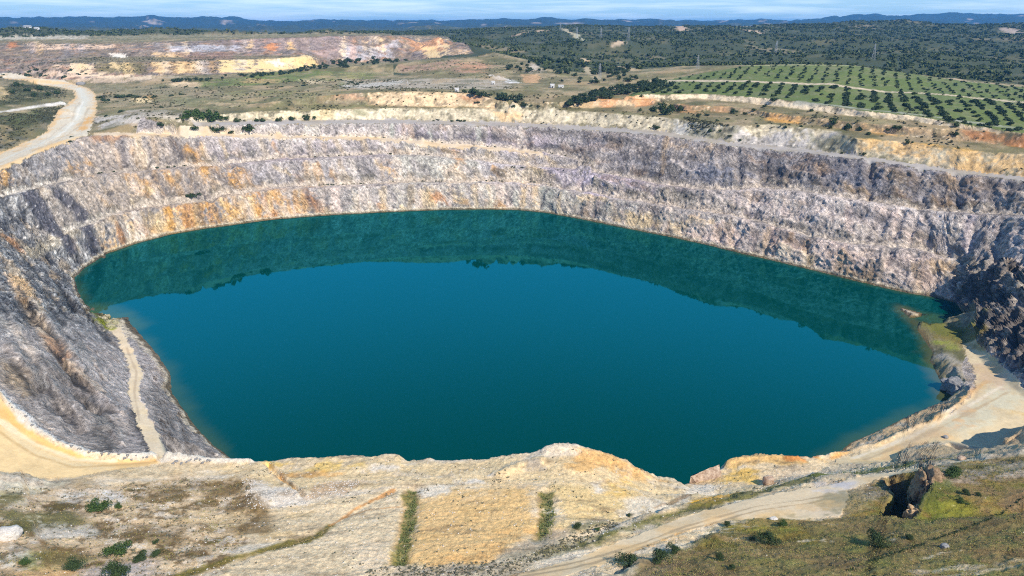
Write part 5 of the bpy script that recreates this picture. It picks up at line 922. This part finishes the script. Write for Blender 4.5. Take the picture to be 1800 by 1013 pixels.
def stone_mat(name,c0,c1,sc=3.):
    m,nt,b=newmat(name); g=N(nt,'ShaderNodeNewGeometry'); mx=N(nt,'ShaderNodeMix',data_type='RGBA'); mx.inputs[6].default_value=(*c0,1); mx.inputs[7].default_value=(*c1,1); nz=N(nt,'ShaderNodeTexNoise',Scale=sc,Detail=8.,Roughness=.7); nt.links.new(g.outputs['Position'],nz.inputs['Vector'])
    cr=N(nt,'ShaderNodeMapRange'); cr.inputs['From Min'].default_value=.33; cr.inputs['From Max'].default_value=.67; nt.links.new(nz.outputs['Fac'],cr.inputs['Value']); nt.links.new(cr.outputs['Result'],mx.inputs['Factor']); nt.links.new(mx.outputs[2],b.inputs['Base Color']); b.inputs['Roughness'].default_value=.9; b.inputs['Specular IOR Level'].default_value=.15
    bp=N(nt,'ShaderNodeBump',Strength=.7,Distance=.15); nt.links.new(nz.outputs['Fac'],bp.inputs['Height']); nt.links.new(bp.outputs['Normal'],b.inputs['Normal']); return m
M_st=stone_mat('pale_stone',(.42,.38,.33),(.74,.70,.64)); M_stg=stone_mat('grey_stone',(.10,.10,.10),(.40,.39,.38)); M_sto=stone_mat('orange_stone',(.30,.17,.08),(.60,.46,.28)); M_brn=stone_mat('dark_brown_stone',(.10,.065,.04),(.42,.29,.17),1.6); M_stb=stone_mat('brown_stone',(.20,.11,.065),(.60,.48,.37),.9)
N_all=[(-60,836),(440,815),(700,805),(1000,795),(1200,852),(1460,815),(1600,800),(1600,870),(1480,910),(1300,914),(1100,1010),(-60,1060)]
cover('loose_stones',[xy_scatter(N_all,8000,11,nzw(6,5.,.1,1.1)),xy_scatter(G_r,250,12,nzw(7,15.,.1,.8)),xy_scatter([(425,845),(530,862),(545,888),(440,900)],400,13),xy_scatter([(560,848),(640,842),(600,872),(530,882)],260,14)],STON,M_st,.06,.30,'loose pale stones scattered over the near slabs','stones')
cover('dark_weeds',[xy_scatter(N_all,5200,15,nzw(8,6.,.0,1.3)),xy_scatter([(650,1000),(900,985),(1010,938),(1080,915),(1090,925),(1000,965),(880,1013),(640,1013)],1500,16),xy_scatter(G_l,4000,17,nzw(6,7.,.3,1.2))],[leaf_cloud(1.,14,.34,np.random.default_rng(820+i),lobes=3,flat=.8) for i in range(5)],M_grey,.12,.48,'small grey green weeds dotted over the near ground','weeds')
PLAT=[(150,235),(180,165),(300,140),(640,136),(900,150),(1010,170),(1120,178),(1330,190),(1800,225),(1800,305),(1420,262),(1170,228),(900,212),(500,208),(340,212),(240,232)]
cover('scrub',[xy_scatter(PLAT,9000,41,nzw(45,6.,.12,1.3)),xy_scatter([(0,265),(45,245),(90,215),(116,190),(112,184),(0,205)],1500,42,nzw(12,6.,.5,1.)),xy_scatter([(0,186),(40,180),(115,172),(118,160),(80,150),(20,148)],900,43),xy_scatter([(1200,205),(1290,222),(1285,248),(1210,235)],250,44),xy_scatter([(0,134),(200,133),(400,129),(400,100),(0,102)],2600,45,nzw(60,6.,.15,1.2)),xy_scatter([(690,127),(860,140),(985,147),(980,130),(885,97),(760,107)],900,46,nzw(40,6.,.3,1.2))],[leaf_cloud(1.,16,.36,np.random.default_rng(860+i),lobes=3,flat=.7) for i in range(5)],M_scr,.45,1.7,'low dark scrub scattered over the bare land round the pit','scrub')
# ------------------------------------------------------------------ single rocks
def big_rock(name,px,py,size,label,mat,seed,sub=4,rotz=0.,up_=0.,amp=.3,tilt=(0,0),group=None,world=None):
    import bmesh
    rg_=np.random.default_rng(seed); bm=bmesh.new(); bmesh.ops.create_icosphere(bm,subdivisions=sub,radius=1.); Vv=np.array([v.co[:] for v in bm.verts]); Fv=np.array([[v.index for v in f.verts] for f in bm.faces]); bm.free()
    s_=seed*3.7; q=Vv; Vv=np.sign(q)*np.abs(q)**.72
    d=np.floor((fbm(q[:,0]*1.3+s_,q[:,1]*1.3,q[:,2]*1.3,o=2,s=1.)+.5)*5)/5*.5+fbm(q[:,0]+s_,q[:,1],q[:,2],o=4,s=.45)*.6+np.abs(fbm(q[:,0]*3+s_,q[:,1]*3,q[:,2]*.8,o=3,s=1.))*-.7
    Vv=Vv*(1+amp*d)[:,None]*A(size)
    P=hit(px,py,hfull)[0] if world is None else A(world)
    o=link(name,mesh_np(name,Vv,Fv,mat,False)); o.location=(P[0],P[1],P[2]+up_); o.rotation_euler=(tilt[0],tilt[1],rotz); tag(o,label,'boulder' if name=='boulder' else 'rock',group); return o
big_rock('boulder',14,944,(2.7,2.0,1.7),'large pale boulder lying on the scrub at the left edge',M_st,1,4,.2,.5,.25)
def lum(px,py,z_): return at(px,py,z_)
big_rock('rock_outcrop',0,0,(3.2,5.2,4.4),'tall craggy brown rock outcrop on the grass edge above a black hollow',M_brn,2,5,-.35,0,.5,(.1,.2),None,at(1632,858,37))
big_rock('rock_outcrop',0,0,(1.6,2.0,4.0),'narrow pale rock rib standing in the black hollow left of the tall outcrop',M_sto,7,5,-.2,0,.55,(.1,.15),None,at(1612,868,32))
big_rock('rock_outcrop',0,0,(3.0,1.9,2.6),'low orange rock below the tall outcrop at the foot of the hollow',M_sto,3,5,.5,0,.6,(0,.1),None,at(1614,908,38.6))
def slab(name,tops,depth,label,mat):
    import bmesh
    bm=bmesh.new(); T=pz(tops); c=T.mean(0); f=bm.faces.new([bm.verts.new(tuple(p-c)) for p in T]); f.normal_update()
    r_=bmesh.ops.extrude_face_region(bm,geom=[f]); 
    for v in r_['geom']:
        if isinstance(v,bmesh.types.BMVert): v.co.z-=depth; v.co.x*=1.12; v.co.y*=1.12
    bmesh.ops.triangulate(bm,faces=bm.faces[:]); bmesh.ops.subdivide_edges(bm,edges=bm.edges[:],cuts=9,use_grid_fill=True); bmesh.ops.recalc_face_normals(bm,faces=bm.faces[:])
    for v in bm.verts:
        q=v.co; d=float(fbm(A([q.x]),A([q.y]),A([q.z*1.0]),o=4,s=1.6,off=3.)[0]); v.co=q+Vector((.25,.2,.35))*d
    me=bpy.data.meshes.new(name); bm.to_mesh(me); bm.free(); me.materials.append(mat); o=link(name,me); o.location=tuple(c); tag(o,label,'rock'); return o
slab('rock_slab',[(1214,838,13.5),(1240,826,14.5),(1264,817,15.5),(1268,830,14),(1252,858,10),(1232,856,9.8),(1212,853,9.5)][::-1],9,'leaning brown slab of rock on the brink of the lake, split from the yellow ledge',M_stb)
big_rock('rock_outcrop',1350,848,(1.9,1.2,1.5),'small pointed rock beside a dark hole on the yellow near ledge',M_stb,5,3,.3,.6,.35)
big_rock('boulder',142,149,(5.,3.5,3.0),'dark grey heap of rock beside the bend of the haul road',M_stg,6,3,.2,.4,.4)
big_rock('rock_outcrop',1682,681,(4.2,5.5,3.4),'rugged grey rock knoll between the lake and the shore ramp',M_stg,8,5,.4,-.3,.42)
big_rock('boulder',1662,770,(1.0,.8,.7),'dark block lying on the edge of the black shadow on the shore ramp',M_stg,10,3,.3,.2,.3)
big_rock('boulder',1690,806,(1.2,.9,.6),'low brown boulder on the flat above the grassy track bank',M_stb,12,3,.3,.1,.3)
big_rock('boulder',1661,962,(.9,.7,.6),'grey stone in the grass beside the row of young plants',M_stg,13,3,.3,.1,.3); big_rock('boulder',1360,914,(1.1,.8,.5),'flat white stone on the lower edge of the pale road strip',M_st,14,3,.3,.1,.2)
BM=[mesh_np('boulder',*rockm(np.random.default_rng(950+i),2),M_stg,False) for i in range(5)]
def boulders(line,n,w,label,group,off=1.4):
    P=hits(line); s_=np.concatenate([[0],np.cumsum(np.hypot(*np.diff(P[:,:2],axis=0).T))])
    for k in range(n):
        t=(k+RNG.uniform(.1,.9))/n*s_[-1]; qx=np.interp(t,s_,P[:,0])+RNG.normal()*off*.4; qy=np.interp(t,s_,P[:,1])+RNG.normal()*off*.4
        r=RNG.uniform(*w); o=link('boulder',BM[int(RNG.integers(5))]); o.location=(qx,qy,float(mesh_z(A([qx]),A([qy]))[0][0])+.25*r); o.scale=(r,r,r); o.rotation_euler=(RNG.uniform(0,.5),RNG.uniform(0,.5),RNG.uniform(0,6.28)); tag(o,label,'boulder',group)
boulders([(20,712),(60,752),(90,772),(120,788),(160,804),(220,810),(262,810)],46,(.28,.55),'dark grey boulder in the row along the white berm of the curved road','boulders along the white berm')
boulders([(300,812),(320,815),(345,812),(372,815)],14,(.35,.65),'dark boulder on the white edge at the head of the ramp','boulders at the head of the ramp')
# ------------------------------------------------------------------ power line towers
m,nt,b=newmat('galvanised_steel'); M_steel=m; b.inputs['Base Color'].default_value=(.42,.44,.46,1); b.inputs['Metallic'].default_value=.3; b.inputs['Roughness'].default_value=.6
def bars(name,L_,r):
    Vv=[];Fv=[]
    for a,b_ in L_:
        a,b_=A(a),A(b_); d=(b_-a)/np.linalg.norm(b_-a); u=np.cross(d,[.31,.77,.2]); u/=np.linalg.norm(u); w=np.cross(d,u); i=len(Vv)
        for q in (a,b_):
            for k in range(4): th=k*math.pi/2; Vv.append(q+(u*math.cos(th)+w*math.sin(th))*r)
        for k in range(4): Fv.append((i+k,i+(k+1)%4,i+4+(k+1)%4,i+4+k))
    return mesh_np(name,np.array(Vv),np.array(Fv),M_steel,False)
H=30.; wd_=lambda h:2.6*(1-h/H)**1.0+.45
corner=[(-1,-1),(1,-1),(1,1),(-1,1)]; lv=[0,6,11.5,16,20,23.5,27,30]
lat=[]
for h0,h1 in zip(lv[:-1],lv[1:]):
    for k in range(4):
        c,d=corner[k],corner[(k+1)%4]; lat+=[((c[0]*wd_(h0),c[1]*wd_(h0),h0),(d[0]*wd_(h1),d[1]*wd_(h1),h1)),((d[0]*wd_(h0),d[1]*wd_(h0),h0),(c[0]*wd_(h1),c[1]*wd_(h1),h1)),((c[0]*wd_(h1),c[1]*wd_(h1),h1),(d[0]*wd_(h1),d[1]*wd_(h1),h1))]
PM_lat=bars('lattice',lat,.09); PM_leg=[bars('leg',[((c[0]*wd_(0),c[1]*wd_(0),-1),(c[0]*wd_(H),c[1]*wd_(H),H))],.17) for c in corner]
PM_arm=[bars('cross_arm',[((-w,0,h),(w,0,h)),((-w,0,h),(0,0,h+1.6)),((w,0,h),(0,0,h+1.6))]+[((s*w,0,h),(s*w,0,h-1.6)) for s in (-1,1)],.13) for h,w in ((20,5.2),(24.,4.4),(28,3.6))]
for px_,yb,yt,lb in ((1014,66,47,'third steel pylon of the line, on the wooded rise by the clearing'),(1056,75,55,'steel pylon in the woods above the end of the pale dirt track'),(1104,82,60,'steel pylon standing just right of a bare sandy patch in the woods'),(1054,139,113,'nearest steel pylon among the trees behind the tree belt'),(1226,122,98,'steel pylon at the left end of the orchard top'),(1363,98,74,'steel pylon in the woods above the middle of the orchard'),(1533,116,90,'steel pylon on the top edge of the orchard'),(985,56,42,'small distant steel pylon on the wooded ridge')):
    P=hit(px_,yb,hbase)[0]; P[2]=mesh_z(A([P[0]]),A([P[1]]))[0][0]; hh=(yb-yt)*px_m(P); e=bpy.data.objects.new('power_pylon',None); COL.objects.link(e); e.location=P; s_=hh/H; e.scale=(s_,)*3; e.rotation_euler.z=.9; tag(e,lb,'pylon','power line pylons')
    link('lattice',PM_lat,e); [link('leg',q,e) for q in PM_leg]; [link('cross_arm',q,e) for q in PM_arm]
# ------------------------------------------------------------------ small white buildings
m,nt,b=newmat('white_render'); M_white=m; nz=N(nt,'ShaderNodeTexNoise',Scale=1.2); cr=N(nt,'ShaderNodeValToRGB'); cr.color_ramp.elements[0].color=(.62,.61,.58,1); cr.color_ramp.elements[1].color=(.82,.81,.78,1); nt.links.new(nz.outputs['Fac'],cr.inputs['Fac']); nt.links.new(cr.outputs['Color'],b.inputs['Base Color'])
m,nt,b=newmat('sheet_roof'); M_roof=m; b.inputs['Base Color'].default_value=(.55,.54,.52,1); m,nt,b=newmat('dark_opening'); M_open=m; b.inputs['Base Color'].default_value=(.03,.03,.035,1)
def boxm(name,l,mat):
    Vv=[];Fv=[]
    for x0,x1,y0,y1,z0_,z1 in l:
        i=len(Vv); Vv+=[(x0,y0,z0_),(x1,y0,z0_),(x1,y1,z0_),(x0,y1,z0_),(x0,y0,z1),(x1,y0,z1),(x1,y1,z1),(x0,y1,z1)]; Fv+=[tuple(i+k for k in f) for f in ((0,3,2,1),(4,5,6,7),(0,1,5,4),(1,2,6,5),(2,3,7,6),(3,0,4,7))]
    return mesh_np(name,A(Vv),np.array(Fv),mat,False)
def hut(px_,py_,w,label,dpt=.8,hgt=.75):
    P=hit(px_,py_,hbase)[0]; P[2]=mesh_z(A([P[0]]),A([P[1]]))[0][0]; W_=w*px_m(P); D_=W_*dpt; H_=W_*hgt
    e=bpy.data.objects.new('shed',None); COL.objects.link(e); e.location=P; tag(e,label,'shed'); h=W_/2
    link('wall',boxm('wall',[(-h,h,0,D_,-.5,H_)],M_white),e)
    rv=A([(-h*1.08,-.1*D_,H_),(h*1.08,-.1*D_,H_),(h*1.08,1.1*D_,H_),(-h*1.08,1.1*D_,H_),(-h*1.08,.5*D_,H_*1.35),(h*1.08,.5*D_,H_*1.35)]); rf=[(0,1,5,4),(2,3,4,5),(0,4,3,3),(1,2,5,5),(0,3,2,1)]
    me=bpy.data.meshes.new('roof'); me.from_pydata([tuple(v) for v in rv],[],[tuple(dict.fromkeys(f)) for f in rf]); me.materials.append(M_roof); link('roof',me,e)
    link('door',boxm('door',[(-.18*h,.28*h,-.05,.0,-.1,H_*.7)],M_open),e); link('window',boxm('window',[(.5*h,.8*h,-.04,.0,H_*.45,H_*.75)],M_open),e)
hut(803,162,7,'small white shed on the rim just left of the round trees'); hut(971,155,7,'white shed left of its lower white neighbour beyond the tree belt'); hut(986,155,9,'long low white shed beyond the left end of the tree belt',.5,.45); hut(867,149,6,'small white shed on the bare flat below the white bank'); hut(50,62,12,'long white building on the far flat at the upper left',.5,.3); hut(66,63,8,'smaller white building beside the long one at the upper left',.6,.4)
# things that share a description are told apart by their order along the line they stand in
by={}
for o in list(COL.objects):
    if o.parent is None and o.get('group') and o.get('label') and 'olive' not in o['label']: by.setdefault((o['group'],o['label']),[]).append(o)
for (g_,l_),os_ in by.items():
    if 1<len(os_)<=40:
        for k,o in enumerate(sorted(os_,key=lambda o:float(proj(A(o.location[:]))[0]))): o['label']=f"{NUM[k]} from the left, {l_}"; assert len(o['label'].split())<=16,o['label']
print('objects',time.time()-T0)
# ------------------------------------------------------------------ camera, sun, sky, air
cam=bpy.data.cameras.new('camera'); cam.sensor_width=36; cam.lens=36*F/1800; cam.clip_end=60000; cam.clip_start=1
co=bpy.data.objects.new('camera',cam); COL.objects.link(co); co.location=(0,0,CZ); co.rotation_euler=(math.pi/2-PITCH,0,0); scn.camera=co
SAZ=math.radians(142); SEL=math.radians(45)          # from behind, well to the right
sd_=Vector((math.sin(SAZ)*math.cos(SEL),math.cos(SAZ)*math.cos(SEL),math.sin(SEL)))
sun=bpy.data.lights.new('sun','SUN'); sun.energy=4.9; sun.angle=math.radians(.53); sun.color=(1,.935,.81)
so=bpy.data.objects.new('sun',sun); COL.objects.link(so); so.rotation_euler=sd_.to_track_quat('Z','Y').to_euler()
W=bpy.data.worlds.new('World'); scn.world=W; W.use_nodes=True; nt=W.node_tree; bg=nt.nodes['Background']
sky=nt.nodes.new('ShaderNodeTexSky'); sky.sky_type='NISHITA'; sky.sun_disc=False; sky.sun_elevation=SEL; sky.sun_rotation=SAZ; sky.altitude=200; sky.air_density=1.0; sky.dust_density=.0; sky.ozone_density=3.5
tc=nt.nodes.new('ShaderNodeTexCoord'); mp=nt.nodes.new('ShaderNodeMapping'); mp.inputs['Scale'].default_value=(2.2,2.2,42.); nt.links.new(tc.outputs['Generated'],mp.inputs['Vector'])
nz=nt.nodes.new('ShaderNodeTexNoise'); nz.inputs['Scale'].default_value=2.6; nz.inputs['Detail'].default_value=6; nz.inputs['Roughness'].default_value=.62; nt.links.new(mp.outputs['Vector'],nz.inputs['Vector'])
cr=nt.nodes.new('ShaderNodeValToRGB'); cr.color_ramp.elements[0].position=.43; cr.color_ramp.elements[1].position=.68; nt.links.new(nz.outputs['Fac'],cr.inputs['Fac'])
ml=nt.nodes.new('ShaderNodeMath'); ml.operation='MULTIPLY'; ml.inputs[1].default_value=.75; sx=nt.nodes.new('ShaderNodeSeparateXYZ'); nt.links.new(tc.outputs['Generated'],sx.inputs[0]); fz=nt.nodes.new('ShaderNodeMapRange'); fz.inputs['From Min'].default_value=.07; fz.inputs['From Max'].default_value=.22; fz.inputs['To Min'].default_value=1; fz.inputs['To Max'].default_value=0; nt.links.new(sx.outputs['Z'],fz.inputs['Value']); m2=nt.nodes.new('ShaderNodeMath'); m2.operation='MULTIPLY'; nt.links.new(cr.outputs['Color'],m2.inputs[0]); nt.links.new(fz.outputs['Result'],m2.inputs[1]); nt.links.new(m2.outputs[0],ml.inputs[0])
mx=nt.nodes.new('ShaderNodeMix'); mx.data_type='RGBA'; nt.links.new(ml.outputs[0],mx.inputs['Factor']); hb=nt.nodes.new('ShaderNodeMix'); hb.data_type='RGBA'; hb.inputs[7].default_value=(5.3,8.6,11.3,1); h5=nt.nodes.new('ShaderNodeMath'); h5.operation='MULTIPLY'; h5.inputs[1].default_value=.75; nt.links.new(fz.outputs['Result'],h5.inputs[0]); nt.links.new(h5.outputs[0],hb.inputs['Factor']); sb=nt.nodes.new('ShaderNodeMix'); sb.data_type='RGBA'; sb.blend_type='MULTIPLY'; sb.inputs['Factor'].default_value=1; sb.inputs[7].default_value=(.85,1.05,1.4,1); nt.links.new(sky.outputs['Color'],sb.inputs[6]); nt.links.new(sb.outputs[2],hb.inputs[6]); nt.links.new(hb.outputs[2],mx.inputs[6]); mx.inputs[7].default_value=(11.5,13.4,15.,1)
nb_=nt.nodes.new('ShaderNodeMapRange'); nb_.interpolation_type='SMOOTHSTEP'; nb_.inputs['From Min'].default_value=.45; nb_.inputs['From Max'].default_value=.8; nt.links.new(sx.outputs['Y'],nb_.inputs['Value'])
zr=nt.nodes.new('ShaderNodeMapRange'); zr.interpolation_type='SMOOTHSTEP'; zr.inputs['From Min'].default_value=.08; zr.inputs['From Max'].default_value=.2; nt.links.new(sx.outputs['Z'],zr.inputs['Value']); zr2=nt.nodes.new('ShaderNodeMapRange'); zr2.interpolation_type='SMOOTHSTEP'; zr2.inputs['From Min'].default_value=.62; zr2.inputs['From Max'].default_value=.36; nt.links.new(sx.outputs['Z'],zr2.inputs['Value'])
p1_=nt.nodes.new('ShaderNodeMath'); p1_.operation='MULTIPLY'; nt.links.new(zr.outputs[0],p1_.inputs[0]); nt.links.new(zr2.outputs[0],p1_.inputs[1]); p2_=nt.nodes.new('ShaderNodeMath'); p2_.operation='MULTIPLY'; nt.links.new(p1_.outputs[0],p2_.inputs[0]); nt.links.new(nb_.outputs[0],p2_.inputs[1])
bk=nt.nodes.new('ShaderNodeMix'); bk.data_type='RGBA'; bk.inputs[7].default_value=(4.2,13.6,21.5,1); nt.links.new(p2_.outputs[0],bk.inputs['Factor']); nt.links.new(mx.outputs[2],bk.inputs[6])          # blue glow added to the north sky to brighten the lake's reflection
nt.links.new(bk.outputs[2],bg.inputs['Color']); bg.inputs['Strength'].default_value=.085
scn.cycles.use_denoising=False; scn.cycles.filter_width=1.1; scn.cycles.max_bounces=6; scn.cycles.volume_bounces=1; scn.cycles.sample_clamp_indirect=4
scn.view_settings.view_transform='Standard'; scn.view_settings.look='None'; scn.view_settings.exposure=0.2; scn.view_settings.gamma=1
if not globals().get('NOHAZE'):
    hz=bpy.data.meshes.new('haze'); a,b_,c0,c1=18000,20000,-30,300
    vs=[(-a,-5000,c0),(a,-5000,c0),(a,b_,c0),(-a,b_,c0),(-a,-5000,c1),(a,-5000,c1),(a,b_,c1),(-a,b_,c1)]
    hz.from_pydata(vs,[],[(0,3,2,1),(4,5,6,7),(0,1,5,4),(1,2,6,5),(2,3,7,6),(3,0,4,7)])
    m=bpy.data.materials.new('haze'); m.use_nodes=True; n_=m.node_tree; n_.nodes.remove(n_.nodes['Principled BSDF']); pv=n_.nodes.new('ShaderNodeVolumePrincipled')
    pv.inputs['Color'].default_value=(.09,.43,1,1); pv.inputs['Density'].default_value=6.3e-5; pv.inputs['Anisotropy'].default_value=.1; n_.links.new(pv.outputs['Volume'],n_.nodes['Material Output'].inputs['Volume'])
    hz.materials.append(m); o=link('haze',hz); tag(o,kind='stuff')
print('done',time.time()-T0)
